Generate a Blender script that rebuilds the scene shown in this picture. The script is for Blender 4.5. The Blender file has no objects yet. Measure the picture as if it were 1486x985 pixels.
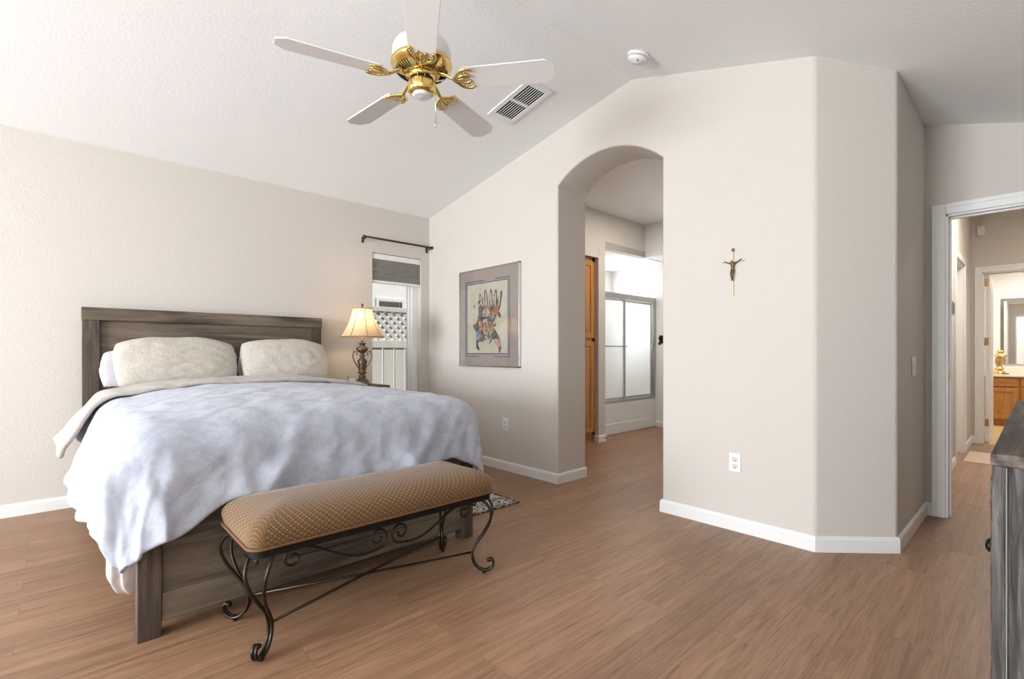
import bpy, bmesh, math, random
from mathutils import Vector, Matrix, noise
PI = math.pi
rnd = random.Random(7)
SC = bpy.context.scene
COL = SC.collection

# ------------------------------------------------------------------ camera, light, exposure
EXPOSURE = 0.0
SUN = 6.0
SKY = 0.7
WINDOW_W = 615.0
FILL_S = 24.0
cam = bpy.data.cameras.new('camera')
cam.lens = 36.0 * 710.0 / 1486.0
cam.sensor_width = 36.0
cam.sensor_fit = 'HORIZONTAL'
cam.shift_y = 19.5 / 1486.0
cam.clip_start = 0.05
cam_o = bpy.data.objects.new('camera', cam)
COL.objects.link(cam_o)
cam_o.location = (0, 0, 1.1)
cam_o.rotation_euler = (PI / 2, 0, math.atan(767 / 710) - PI / 2)
SC.camera = cam_o

SC.view_settings.view_transform = 'Standard'
SC.view_settings.look = 'None'
SC.view_settings.gamma = 1.0
SC.view_settings.use_curve_mapping = False
SC.view_settings.exposure = EXPOSURE

w = bpy.data.worlds.new('sky')
SC.world = w
w.use_nodes = True
wn = w.node_tree
sky = wn.nodes.new('ShaderNodeTexSky')
sky.sky_type = 'HOSEK_WILKIE'
sky.sun_direction = (0.25, -0.5, 0.83)
sky.turbidity = 4.0
bgn = wn.nodes['Background']
wn.links.new(sky.outputs[0], bgn.inputs[0])
bgn.inputs[1].default_value = SKY


def lamp(name, kind, loc, rot, energy, color=(1, 1, 1), **kw):
    d = bpy.data.lights.new(name, kind)
    d.energy = energy
    d.color = color
    for k, v in kw.items():
        setattr(d, k, v)
    o = bpy.data.objects.new(name, d)
    o.location = loc
    o.rotation_euler = rot
    COL.objects.link(o)
    return o


lamp('sun', 'SUN', (0, 0, 8), Vector((-0.2, 0.5, -0.95)).to_track_quat('-Z', 'Y').to_euler(), SUN, (1, 0.96, 0.9), angle=0.02)
# daylight from the big west window; south lamp is added fill behind the camera
lamp('window_daylight', 'AREA', (-5.7, 2.0, 1.35), (0, -PI / 2 - 0.24, 0), WINDOW_W, (0.89, 0.952, 1.0), shape='RECTANGLE', size=1.9, size_y=2.5)
lamp('south_fill', 'AREA', (-1.1, -0.66, 1.4), (PI / 2 + 0.45, 0, 0), FILL_S, (0.89, 0.952, 1.0), shape='RECTANGLE', size=1.3, size_y=1.5)


# ------------------------------------------------------------------ materials
def mat(name, color, rough=0.6, metal=0.0, bump=None, spec=0.5):
    m = bpy.data.materials.new(name)
    m.use_nodes = True
    nt = m.node_tree
    b = nt.nodes['Principled BSDF']
    b.inputs['Base Color'].default_value = (*color, 1)
    b.inputs['Roughness'].default_value = rough
    b.inputs['Metallic'].default_value = metal
    b.inputs['Specular IOR Level'].default_value = spec
    tc = nt.nodes.new('ShaderNodeTexCoord')
    nz = nt.nodes.new('ShaderNodeTexNoise')
    nt.links.new(tc.outputs['Object'], nz.inputs['Vector'])
    if bump:
        nz.inputs['Scale'].default_value = bump[0]
        nz.inputs['Detail'].default_value = 3
        bp = nt.nodes.new('ShaderNodeBump')
        bp.inputs['Strength'].default_value = bump[1]
        bp.inputs['Distance'].default_value = bump[2]
        nt.links.new(nz.outputs[0], bp.inputs['Height'])
        nt.links.new(bp.outputs[0], b.inputs['Normal'])
    else:
        nz.inputs['Scale'].default_value = 9
        mr = nt.nodes.new('ShaderNodeMapRange')
        mr.inputs[3].default_value = max(0.0, rough - 0.04)
        mr.inputs[4].default_value = min(1.0, rough + 0.04)
        nt.links.new(nz.outputs[0], mr.inputs[0])
        nt.links.new(mr.outputs[0], b.inputs['Roughness'])
    return m


def ramp(nt, stops):
    r = nt.nodes.new('ShaderNodeValToRGB')
    e = r.color_ramp.elements
    while len(e) < len(stops):
        e.new(0.5)
    for k, (p, c) in enumerate(stops):
        e[k].position = p
        e[k].color = (*c, 1)
    return r


def node_math(nt, op, a, b=None):
    n = nt.nodes.new('ShaderNodeMath')
    n.operation = op
    for k, v in enumerate((a, b)):
        if v is None:
            continue
        if isinstance(v, (int, float)):
            n.inputs[k].default_value = v
        else:
            nt.links.new(v, n.inputs[k])
    return n.outputs[0]


def mixc(nt, fac, a, b, mode='MIX'):
    n = nt.nodes.new('ShaderNodeMix')
    n.data_type = 'RGBA'
    n.blend_type = mode
    for sock, v in ((n.inputs[0], fac), (n.inputs[6], a), (n.inputs[7], b)):
        if isinstance(v, (int, float)):
            sock.default_value = v
        elif isinstance(v, tuple):
            sock.default_value = (*v, 1)
        else:
            nt.links.new(v, sock)
    return n.outputs[2]


def wood(name, stops, axis, scale=1.0, rough=0.55, bump=0.15, blotch=0.0, blotch_c=(0.3, 0.25, 0.2)):
    """streaky grain running along the given axis"""
    m = bpy.data.materials.new(name)
    m.use_nodes = True
    nt = m.node_tree
    b = nt.nodes['Principled BSDF']
    tc = nt.nodes.new('ShaderNodeTexCoord')
    mp = nt.nodes.new('ShaderNodeMapping')
    s = [26 * scale] * 3
    s['XYZ'.index(axis)] = 1.6 * scale
    mp.inputs['Scale'].default_value = s
    nt.links.new(tc.outputs['Object'], mp.inputs[0])
    nz = nt.nodes.new('ShaderNodeTexNoise')
    nz.inputs['Scale'].default_value = 1.0
    nz.inputs['Detail'].default_value = 7
    nz.inputs['Roughness'].default_value = 0.65
    nz.inputs['Distortion'].default_value = 0.6
    nt.links.new(mp.outputs[0], nz.inputs['Vector'])
    r = ramp(nt, stops)
    nt.links.new(nz.outputs[0], r.inputs[0])
    c = r.outputs[0]
    if blotch:
        n2 = nt.nodes.new('ShaderNodeTexNoise')
        n2.inputs['Scale'].default_value = 3.2
        n2.inputs['Detail'].default_value = 3
        mp2 = nt.nodes.new('ShaderNodeMapping')
        s2 = [1.6] * 3
        s2['XYZ'.index(axis)] = 0.5
        mp2.inputs['Scale'].default_value = s2
        nt.links.new(tc.outputs['Object'], mp2.inputs[0])
        nt.links.new(mp2.outputs[0], n2.inputs['Vector'])
        rr = ramp(nt, [(0.42, (0, 0, 0)), (0.68, (blotch,) * 3)])
        nt.links.new(n2.outputs[0], rr.inputs[0])
        c = mixc(nt, rr.outputs[0], c, blotch_c)
    nt.links.new(c, b.inputs['Base Color'])
    b.inputs['Roughness'].default_value = rough
    bp = nt.nodes.new('ShaderNodeBump')
    bp.inputs['Strength'].default_value = bump
    bp.inputs['Distance'].default_value = 0.004
    nt.links.new(nz.outputs[0], bp.inputs['Height'])
    nt.links.new(bp.outputs[0], b.inputs['Normal'])
    return m


def floor_mat():
    m = bpy.data.materials.new('laminate_planks')
    m.use_nodes = True
    nt = m.node_tree
    b = nt.nodes['Principled BSDF']
    tc = nt.nodes.new('ShaderNodeTexCoord')
    br = nt.nodes.new('ShaderNodeTexBrick')
    br.offset = 0.37
    br.inputs['Scale'].default_value = 1.0
    br.inputs['Brick Width'].default_value = 1.25
    br.inputs['Row Height'].default_value = 0.165
    br.inputs['Mortar Size'].default_value = 0.0011
    br.inputs['Mortar Smooth'].default_value = 0.2
    br.inputs['Bias'].default_value = 0.0
    br.inputs['Color1'].default_value = (0.46, 0.46, 0.46, 1)
    br.inputs['Color2'].default_value = (0.56, 0.56, 0.56, 1)
    br.inputs['Mortar'].default_value = (0.36, 0.36, 0.36, 1)
    nt.links.new(tc.outputs['Object'], br.inputs['Vector'])
    # shift the grain per plank
    sh = nt.nodes.new('ShaderNodeVectorMath')
    sh.operation = 'MULTIPLY_ADD'
    nt.links.new(br.outputs[0], sh.inputs[0])
    sh.inputs[1].default_value = (40, 3, 9)
    nt.links.new(tc.outputs['Object'], sh.inputs[2])
    mp = nt.nodes.new('ShaderNodeMapping')
    mp.inputs['Scale'].default_value = (1.5, 24, 1)
    nt.links.new(sh.outputs[0], mp.inputs[0])
    nz = nt.nodes.new('ShaderNodeTexNoise')
    nz.inputs['Scale'].default_value = 1.0
    nz.inputs['Detail'].default_value = 8
    nz.inputs['Roughness'].default_value = 0.62
    nz.inputs['Distortion'].default_value = 1.1
    nt.links.new(mp.outputs[0], nz.inputs['Vector'])
    r = ramp(nt, [(0.25, (0.205, 0.108, 0.061)), (0.45, (0.30, 0.168, 0.098)), (0.6, (0.35, 0.203, 0.121)), (0.8, (0.43, 0.265, 0.168))])
    nt.links.new(nz.outputs[0], r.inputs[0])
    # fine dark pores
    mp2 = nt.nodes.new('ShaderNodeMapping')
    mp2.inputs['Scale'].default_value = (7, 150, 1)
    nt.links.new(sh.outputs[0], mp2.inputs[0])
    n2 = nt.nodes.new('ShaderNodeTexNoise')
    n2.inputs['Scale'].default_value = 1.0
    n2.inputs['Detail'].default_value = 4
    n2.inputs['Distortion'].default_value = 0.8
    nt.links.new(mp2.outputs[0], n2.inputs['Vector'])
    r2 = ramp(nt, [(0.36, (0.72, 0.68, 0.64)), (0.52, (1, 1, 1))])
    nt.links.new(n2.outputs[0], r2.inputs[0])
    c = mixc(nt, 0.75, r.outputs[0], r2.outputs[0], 'MULTIPLY')
    tint = mixc(nt, 1.0, c, br.outputs[0], 'MULTIPLY')
    c = mixc(nt, 1.0, tint, (1.96, 1.96, 1.96), 'MULTIPLY')
    nt.links.new(c, b.inputs['Base Color'])
    b.inputs['Roughness'].default_value = 0.42
    b.inputs['Specular IOR Level'].default_value = 0.4
    return m


def two_tone(name, c1, c2, scale, lo, hi, rough=0.85, kind='NOISE', bump=None, distort=0.0, sheen=0.0):
    m = bpy.data.materials.new(name)
    m.use_nodes = True
    nt = m.node_tree
    b = nt.nodes['Principled BSDF']
    tc = nt.nodes.new('ShaderNodeTexCoord')
    if kind == 'NOISE':
        t = nt.nodes.new('ShaderNodeTexNoise')
        t.inputs['Detail'].default_value = 3
        t.inputs['Distortion'].default_value = distort
    else:
        t = nt.nodes.new('ShaderNodeTexVoronoi')
        t.feature = 'DISTANCE_TO_EDGE' if kind == 'EDGE' else 'F1'
    t.inputs['Scale'].default_value = scale
    nt.links.new(tc.outputs['Object'], t.inputs['Vector'])
    r = ramp(nt, [(lo, c1), (hi, c2)])
    nt.links.new(t.outputs[0], r.inputs[0])
    nt.links.new(r.outputs[0], b.inputs['Base Color'])
    b.inputs['Roughness'].default_value = rough
    b.inputs['Sheen Weight'].default_value = sheen
    b.inputs['Specular IOR Level'].default_value = 0.2
    if bump:
        n2 = nt.nodes.new('ShaderNodeTexNoise')
        n2.inputs['Scale'].default_value = bump[0]
        n2.inputs['Detail'].default_value = 4
        nt.links.new(tc.outputs['Object'], n2.inputs['Vector'])
        bp = nt.nodes.new('ShaderNodeBump')
        bp.inputs['Strength'].default_value = bump[1]
        bp.inputs['Distance'].default_value = bump[2]
        nt.links.new(n2.outputs[0], bp.inputs['Height'])
        nt.links.new(bp.outputs[0], b.inputs['Normal'])
    return m


def bench_fabric():
    m = bpy.data.materials.new('bench_fabric')
    m.use_nodes = True
    nt = m.node_tree
    b = nt.nodes['Principled BSDF']
    tc = nt.nodes.new('ShaderNodeTexCoord')
    sp = nt.nodes.new('ShaderNodeSeparateXYZ')
    nt.links.new(tc.outputs['UV'], sp.inputs[0])
    p, q = sp.outputs[0], sp.outputs[1]
    k = PI / 0.0165
    a = node_math(nt, 'SINE', node_math(nt, 'MULTIPLY', node_math(nt, 'ADD', p, q), k * 0.75))
    c = node_math(nt, 'SINE', node_math(nt, 'MULTIPLY', node_math(nt, 'SUBTRACT', p, q), k * 0.75))
    v = node_math(nt, 'ABSOLUTE', node_math(nt, 'MULTIPLY', a, c))
    r = ramp(nt, [(0.0, (0.27, 0.155, 0.06)), (0.22, (0.27, 0.155, 0.06)), (0.34, (0.06, 0.025, 0.009)), (0.62, (0.06, 0.025, 0.009)), (0.8, (0.17, 0.095, 0.04))])
    nt.links.new(v, r.inputs[0])
    nt.links.new(r.outputs[0], b.inputs['Base Color'])
    b.inputs['Roughness'].default_value = 0.75
    b.inputs['Specular IOR Level'].default_value = 0.3
    b.inputs['Sheen Weight'].default_value = 0.25
    bp = nt.nodes.new('ShaderNodeBump')
    bp.inputs['Strength'].default_value = 0.4
    bp.inputs['Distance'].default_value = 0.002
    bp.invert = True
    nt.links.new(v, bp.inputs['Height'])
    nt.links.new(bp.outputs[0], b.inputs['Normal'])
    return m


def glass_mat(name, trans=(0.95, 0.96, 0.96), ior=1.45, rough=0.0):
    m = bpy.data.materials.new(name)
    m.use_nodes = True
    nt = m.node_tree
    nt.nodes.remove(nt.nodes['Principled BSDF'])
    t = nt.nodes.new('ShaderNodeBsdfTransparent')
    t.inputs[0].default_value = (*trans, 1)
    g = nt.nodes.new('ShaderNodeBsdfGlossy')
    g.inputs['Roughness'].default_value = rough
    f = nt.nodes.new('ShaderNodeFresnel')
    ge = nt.nodes.new('ShaderNodeNewGeometry')
    mr = nt.nodes.new('ShaderNodeMapRange')
    mr.inputs[3].default_value = ior
    mr.inputs[4].default_value = 1.0 / ior
    nt.links.new(ge.outputs['Backfacing'], mr.inputs[0])
    nt.links.new(mr.outputs[0], f.inputs[0])
    mx = nt.nodes.new('ShaderNodeMixShader')
    nt.links.new(f.outputs[0], mx.inputs[0])
    nt.links.new(t.outputs[0], mx.inputs[1])
    nt.links.new(g.outputs[0], mx.inputs[2])
    nt.links.new(mx.outputs[0], nt.nodes['Material Output'].inputs[0])
    return m


def translucent(name, c, fac=0.5, tc=None):
    m = bpy.data.materials.new(name)
    m.use_nodes = True
    nt = m.node_tree
    nt.nodes.remove(nt.nodes['Principled BSDF'])
    d = nt.nodes.new('ShaderNodeBsdfDiffuse')
    t = nt.nodes.new('ShaderNodeBsdfTranslucent')
    co = nt.nodes.new('ShaderNodeTexCoord')
    nz = nt.nodes.new('ShaderNodeTexNoise')
    nz.inputs['Scale'].default_value = 30
    nt.links.new(co.outputs['Object'], nz.inputs['Vector'])
    r = ramp(nt, [(0.3, tuple(x * 0.95 for x in c)), (0.7, c)])
    nt.links.new(nz.outputs[0], r.inputs[0])
    nt.links.new(r.outputs[0], d.inputs[0])
    t.inputs[0].default_value = (*(tc or c), 1)
    mx = nt.nodes.new('ShaderNodeMixShader')
    mx.inputs[0].default_value = fac
    nt.links.new(d.outputs[0], mx.inputs[1])
    nt.links.new(t.outputs[0], mx.inputs[2])
    nt.links.new(mx.outputs[0], nt.nodes['Material Output'].inputs[0])
    return m


def emit(name, c, s):
    m = bpy.data.materials.new(name)
    m.use_nodes = True
    b = m.node_tree.nodes['Principled BSDF']
    b.inputs['Base Color'].default_value = (*c, 1)
    b.inputs['Emission Color'].default_value = (*c, 1)
    b.inputs['Emission Strength'].default_value = s
    return m


M = {}
M['wall'] = mat('wall_paint', (0.625, 0.585, 0.538), 0.85, bump=(95, 0.42, 0.005), spec=0.2)
M['bath_wall'] = mat('bath_wall_paint', (0.80, 0.79, 0.77), 0.8, bump=(95, 0.3, 0.004), spec=0.2)
M['ceil'] = mat('ceiling_paint', (0.885, 0.90, 0.912), 0.9, bump=(60, 0.3, 0.004), spec=0.1)
M['trim'] = mat('white_trim', (0.80, 0.80, 0.79), 0.4)
M['floor'] = floor_mat()
M['white'] = mat('white_plastic', (0.80, 0.80, 0.79), 0.4)
M['white_gloss'] = mat('white_enamel', (0.78, 0.78, 0.78), 0.25)
M['black'] = mat('black_metal', (0.012, 0.011, 0.010), 0.4, 0.6)
M['dark'] = mat('dark_void', (0.02, 0.02, 0.02), 0.8)
M['bronze'] = mat('bronze_iron', (0.050, 0.038, 0.027), 0.36, 0.85)
M['lampbronze'] = mat('antique_bronze', (0.13, 0.09, 0.06), 0.42, 0.6, bump=(60, 0.5, 0.004))
M['rodbrown'] = mat('rod_brown', (0.05, 0.027, 0.016), 0.45, 0.3)
M['brass'] = mat('polished_brass', (0.80, 0.60, 0.22), 0.14, 1.0)
M['brass_old'] = mat('satin_brass', (0.50, 0.33, 0.17), 0.35, 0.9)
M['gold'] = mat('gold_rod', (0.62, 0.50, 0.24), 0.3, 0.9)
M['chrome'] = mat('chrome', (0.62, 0.62, 0.62), 0.22, 1.0)
M['alu'] = mat('brushed_aluminium', (0.46, 0.46, 0.45), 0.35, 1.0)
M['tub'] = mat('tub_acrylic', (0.74, 0.74, 0.73), 0.3)
M['mirror'] = mat('mirror_glass', (0.85, 0.86, 0.86), 0.01, 1.0)
M['glass'] = glass_mat('clear_glass')
M['frosted'] = translucent('frosted_glass', (0.88, 0.89, 0.88), 0.7)
M['blind'] = translucent('cellular_fabric', (0.42, 0.39, 0.37), 0.35)
M['shade'] = translucent('lamp_shade_silk', (0.72, 0.60, 0.42), 0.4, (0.62, 0.46, 0.27))
M['shade_trim'] = mat('shade_braid', (0.22, 0.15, 0.09), 0.8)
G_ST = [(0.30, (0.024, 0.017, 0.012)), (0.5, (0.085, 0.062, 0.045)), (0.70, (0.20, 0.158, 0.117))]
M['grayx'] = wood('weathered_wood_x', G_ST, 'X', 1.0, 0.6, 0.25, 0.75, (0.215, 0.172, 0.118))
M['grayz'] = wood('weathered_wood_z', [(p, (c[0] * .9, c[1] * .88, c[2] * .9)) for p, c in G_ST], 'Z', 1.1, 0.6, 0.25)
M['grayy'] = wood('weathered_wood_y', G_ST, 'Y', 1.0, 0.6, 0.25)
D_ST = [(0.34, (0.018, 0.016, 0.015)), (0.5, (0.066, 0.060, 0.058)), (0.66, (0.15, 0.138, 0.132))]
M['dresz'] = wood('dresser_wood_z', D_ST, 'Z', 3.2, 0.85, 0.5, 0.6, (0.045, 0.042, 0.046))
M['dresx'] = wood('dresser_wood_x', [(p, (c[0] * 1.15, c[1] * 1.0, c[2] * 0.88)) for p, c in D_ST], 'X', 1.3, 0.75, 0.3)
M['dresy'] = wood('dresser_wood_y', D_ST, 'Y', 1.3, 0.55, 0.3)
O_ST = [(0.3, (0.33, 0.125, 0.026)), (0.5, (0.47, 0.20, 0.048)), (0.7, (0.55, 0.26, 0.075))]
M['paleedge'] = mat('pale_edge', (0.26, 0.235, 0.215), 0.8)  # pale strip beside the dresser end panels
M['oak'] = wood('honey_oak', O_ST, 'Z', 1.0, 0.4, 0.1)
M['oaky'] = wood('honey_oak_y', O_ST, 'Y', 1.0, 0.4, 0.1)
M['duvet'] = two_tone('duvet_damask', (0.40, 0.43, 0.51), (0.455, 0.475, 0.545), 13, 0.42, 0.60, 0.75, distort=2.2, bump=(55, 0.25, 0.006), sheen=0.2)
M['duvet_under'] = two_tone('duvet_reverse', (0.47, 0.43, 0.395), (0.51, 0.475, 0.435), 14, 0.4, 0.6, 0.8, distort=1.0, bump=(50, 0.2, 0.005), sheen=0.1)
M['pillow'] = two_tone('pillow_print', (0.47, 0.43, 0.37), (0.58, 0.54, 0.48), 110, 0.38, 0.60, 0.85, distort=0.6, bump=(14, 0.3, 0.02))
M['pillow_plain'] = mat('pillow_plain', (0.55, 0.53, 0.56), 0.85, bump=(12, 0.4, 0.02), spec=0.2)
M['blanket'] = mat('pale_pink_blanket', (0.58, 0.52, 0.51), 0.9, bump=(25, 0.6, 0.01), spec=0.1)
M['mattress'] = mat('mattress_ticking', (0.62, 0.59, 0.55), 0.9, bump=(40, 0.2, 0.004), spec=0.1)
M['benchfab'] = bench_fabric()
M['piping'] = mat('bench_piping', (0.17, 0.075, 0.025), 0.7)
M['underside'] = mat('bench_frame_black', (0.012, 0.010, 0.008), 0.75, spec=0.2)
M['rug'] = two_tone('rug_pattern', (0.15, 0.125, 0.115), (0.62, 0.585, 0.545), 11, 0.47, 0.53, 0.95, distort=3.5, bump=(250, 0.5, 0.004))
M['rugedge'] = two_tone('rug_binding', (0.06, 0.05, 0.045), (0.34, 0.31, 0.28), 30, 0.5, 0.58, 0.95, bump=(200, 0.5, 0.004))
M['matboard'] = mat('taupe_mat_board', (0.36, 0.29, 0.26), 0.9)
M['matblue'] = mat('blue_mat_line', (0.075, 0.085, 0.16), 0.8)
M['paper'] = two_tone('cream_art_paper', (0.50, 0.45, 0.34), (0.58, 0.54, 0.46), 6, 0.35, 0.65, 0.9)
M['ink'] = two_tone('dark_ink_wash', (0.05, 0.045, 0.05), (0.22, 0.18, 0.16), 22, 0.4, 0.62, 0.9, distort=1.5)
M['inkblue'] = two_tone('blue_wash', (0.08, 0.10, 0.16), (0.30, 0.37, 0.48), 30, 0.4, 0.6, 0.9, distort=1.5)
M['inkrust'] = two_tone('rust_wash', (0.30, 0.09, 0.045), (0.50, 0.24, 0.11), 30, 0.4, 0.6, 0.9, distort=1.0)
M['inkochre'] = two_tone('ochre_wash', (0.26, 0.17, 0.08), (0.52, 0.40, 0.22), 30, 0.4, 0.6, 0.9, distort=1.0)
M['inkpink'] = two_tone('pink_wash', (0.50, 0.28, 0.24), (0.60, 0.50, 0.42), 12, 0.4, 0.6, 0.9, distort=1.0)
M['silver'] = mat('silver_frame', (0.62, 0.62, 0.63), 0.25, 1.0)
M['framegrey'] = mat('graphite_frame_edge', (0.16, 0.16, 0.17), 0.35, 0.8)
M['counter'] = mat('cream_countertop', (0.78, 0.73, 0.63), 0.3)
M['tile'] = mat('bathroom_vinyl', (0.62, 0.42, 0.22), 0.4)
M['threshold'] = mat('pale_maple', (0.62, 0.45, 0.33), 0.4)
M['bathmat'] = mat('bath_mat_grey', (0.35, 0.33, 0.31), 0.95, bump=(80, 0.6, 0.01))
M['fence'] = wood('white_vinyl_fence', [(0.3, (0.58, 0.56, 0.53)), (0.7, (0.66, 0.65, 0.63))], 'Z', 0.5, 0.5, 0.05)
M['stucco'] = mat('white_stucco', (0.84, 0.84, 0.83), 0.9, bump=(40, 0.3, 0.01))
M['pave'] = mat('concrete', (0.5, 0.49, 0.47), 0.9, bump=(20, 0.3, 0.01))
M['niche'] = mat('niche_beige', (0.50, 0.44, 0.38), 0.85, bump=(95, 0.3, 0.004), spec=0.2)  # niche back, a darker beige than the hall wall
M['opal'] = emit('lit_lens', (1.0, 0.95, 0.86), 9.0)


# ------------------------------------------------------------------ mesh builder
class G:
    def __init__(s):
        s.bm = bmesh.new()

    def _merge(s, b, smooth=False, mi=0, M4=None):
        for f in b.faces:
            f.smooth = smooth
            f.material_index = mi
        if M4 is not None:
            bmesh.ops.transform(b, matrix=M4, verts=b.verts)
        bmesh.ops.recalc_face_normals(b, faces=b.faces)
        me = bpy.data.meshes.new('tmp')
        b.to_mesh(me)
        b.free()
        s.bm.from_mesh(me)
        bpy.data.meshes.remove(me)
        return s

    def box(s, x0, x1, y0, y1, z0, z1, bev=0.0, mi=0, seg=2, M4=None):
        b = bmesh.new()
        bmesh.ops.create_cube(b, size=1)
        bmesh.ops.transform(b, matrix=Matrix.Translation(((x0 + x1) / 2, (y0 + y1) / 2, (z0 + z1) / 2)) @ Matrix.Diagonal((abs(x1 - x0), abs(y1 - y0), abs(z1 - z0), 1)), verts=b.verts)
        if bev:
            bmesh.ops.bevel(b, geom=list(b.edges), offset=min(bev, 0.45 * min(abs(x1 - x0), abs(y1 - y0), abs(z1 - z0))), segments=seg, affect='EDGES', profile=0.5)
        return s._merge(b, False, mi, M4)

    def tube(s, pts, r, n=8, mi=0, closed=False, flat=1.0, M4=None):
        pts = [Vector(p) for p in pts]
        N = len(pts)
        rs = r if isinstance(r, (list, tuple)) else [r] * N
        b = bmesh.new()
        rings = []
        up = None
        for i, p in enumerate(pts):
            if closed:
                t = pts[(i + 1) % N] - pts[i - 1]
            else:
                t = pts[min(i + 1, N - 1)] - pts[max(i - 1, 0)]
            t = t.normalized() if t.length > 1e-9 else Vector((0, 0, 1))
            if up is None:
                up = Vector((0, 0, 1)) if abs(t.z) < 0.9 else Vector((1, 0, 0))
            up = up - t * up.dot(t)
            up = up.normalized() if up.length > 1e-6 else t.orthogonal().normalized()
            sd = t.cross(up)
            rings.append([b.verts.new(p + (up * math.cos(2 * PI * k / n) * flat + sd * math.sin(2 * PI * k / n)) * rs[i]) for k in range(n)])
        for i in range(N if closed else N - 1):
            a, c = rings[i], rings[(i + 1) % N]
            for k in range(n):
                b.faces.new((a[k], a[(k + 1) % n], c[(k + 1) % n], c[k]))
        if not closed:
            b.faces.new(rings[0][::-1])
            b.faces.new(rings[-1])
        return s._merge(b, True, mi, M4)

    def lathe(s, prof, cx=0, cy=0, n=24, mi=0, M4=None, smooth=True):
        b = bmesh.new()
        rings = []
        for (r, z) in prof:
            if r < 1e-5:
                rings.append([b.verts.new((cx, cy, z))])
            else:
                rings.append([b.verts.new((cx + r * math.cos(2 * PI * k / n), cy + r * math.sin(2 * PI * k / n), z)) for k in range(n)])
        for a, c in zip(rings, rings[1:]):
            for k in range(n):
                k2 = (k + 1) % n
                if len(a) == 1 and len(c) == 1:
                    continue
                if len(a) == 1:
                    b.faces.new((a[0], c[k2], c[k]))
                elif len(c) == 1:
                    b.faces.new((a[k], a[k2], c[0]))
                else:
                    b.faces.new((a[k], a[k2], c[k2], c[k]))
        return s._merge(b, smooth, mi, M4)

    def ball(s, c, r, mi=0, seg=12):
        b = bmesh.new()
        bmesh.ops.create_uvsphere(b, u_segments=seg, v_segments=max(6, seg // 2), radius=1)
        rr = r if isinstance(r, (list, tuple)) else (r, r, r)
        return s._merge(b, True, mi, Matrix.Translation(c) @ Matrix.Diagonal((*rr, 1)))

    def prism(s, poly, ext, mi=0, M4=None, bev=0.0, smooth=False):
        """poly: list of 3D points in a plane, ext: extrusion vector"""
        b = bmesh.new()
        e = Vector(ext)
        a = [b.verts.new(Vector(p)) for p in poly]
        c = [b.verts.new(Vector(p) + e) for p in poly]
        b.faces.new(a)
        b.faces.new(c[::-1])
        for i in range(len(a)):
            j = (i + 1) % len(a)
            b.faces.new((a[j], a[i], c[i], c[j]))
        if bev:
            bmesh.ops.recalc_face_normals(b, faces=b.faces)
            bmesh.ops.bevel(b, geom=list(b.edges), offset=bev, segments=2, affect='EDGES', profile=0.5)
        return s._merge(b, smooth, mi, M4)

    def grid(s, fn, nu, nv, mi=0, wrap_u=False, smooth=True):
        b = bmesh.new()
        V = [[b.verts.new(fn(i / (nu if wrap_u else nu - 1), j / (nv - 1))) for j in range(nv)] for i in range(nu)]
        for i in range(nu if wrap_u else nu - 1):
            for j in range(nv - 1):
                i2 = (i + 1) % nu
                b.faces.new((V[i][j], V[i2][j], V[i2][j + 1], V[i][j + 1]))
        return s._merge(b, smooth, mi)


BASE = {}


def bbox(bm):
    xs = [v.co for v in bm.verts]
    return [min(c[i] for c in xs) for i in range(3)], [max(c[i] for c in xs) for i in range(3)]


def obj(name, g, mats, parent=None, label=None, cat=None, group=None, kind=None, sub=0, solid=0.0):
    me = bpy.data.meshes.new(name)
    if parent is not None:
        base = BASE[parent.name]
    else:
        lo, hi = bbox(g.bm)
        base = Vector(((lo[0] + hi[0]) / 2, (lo[1] + hi[1]) / 2, lo[2]))
    bmesh.ops.translate(g.bm, vec=-base, verts=g.bm.verts)
    g.bm.to_mesh(me)
    g.bm.free()
    for m in (mats if isinstance(mats, (list, tuple)) else [mats]):
        me.materials.append(M[m])
    o = bpy.data.objects.new(name, me)
    COL.objects.link(o)
    BASE[o.name] = base
    if parent is not None:
        o.parent = parent
    else:
        o.location = base
    tag(o, label, cat, group, kind)
    if solid:
        md = o.modifiers.new('thickness', 'SOLIDIFY')
        md.thickness = solid
        md.offset = -1
    if sub:
        md = o.modifiers.new('smooth', 'SUBSURF')
        md.levels = sub
        md.render_levels = sub
    return o


def tag(o, label=None, cat=None, group=None, kind=None):
    if label:
        o['label'] = label
    if cat:
        o['category'] = cat
    if group:
        o['group'] = group
    if kind:
        o['kind'] = kind


def thing(name, base, label, cat, group=None, kind=None):
    o = bpy.data.objects.new(name, None)
    o.empty_display_size = 0.1
    COL.objects.link(o)
    o.location = base
    BASE[o.name] = Vector(base)
    tag(o, label, cat, group, kind)
    return o


def struct(name, g, mats, parent=None):
    return obj(name, g, mats, parent, kind=None if parent else 'structure')


def spline(pts, k=8):
    """Catmull-Rom through the points"""
    P = [Vector(p) for p in pts]
    P = [P[0] * 2 - P[1]] + P + [P[-1] * 2 - P[-2]]
    out = []
    for i in range(1, len(P) - 2):
        for j in range(k):
            t = j / k
            a, b, c, d = P[i - 1], P[i], P[i + 1], P[i + 2]
            out.append(0.5 * ((2 * b) + (c - a) * t + (2 * a - 5 * b + 4 * c - d) * t * t + (3 * b - a - 3 * c + d) * t ** 3))
    out.append(P[-2])
    return out


def sstep(a, b, x):
    t = min(1, max(0, (x - a) / (b - a)))
    return t * t * (3 - 2 * t)


# ------------------------------------------------------------------ room geometry
XE = 3.075      # arch wall face
YN = 4.70       # headboard wall face
YR = 0.535      # return wall / hall left wall face
XD = 4.336      # doorway wall face
XW = -5.8       # west (window) wall face
YS = -0.72      # south wall face
RIDGE_Y, RIDGE_Z = 2.03, 3.10
EAVE = 2.62


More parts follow.
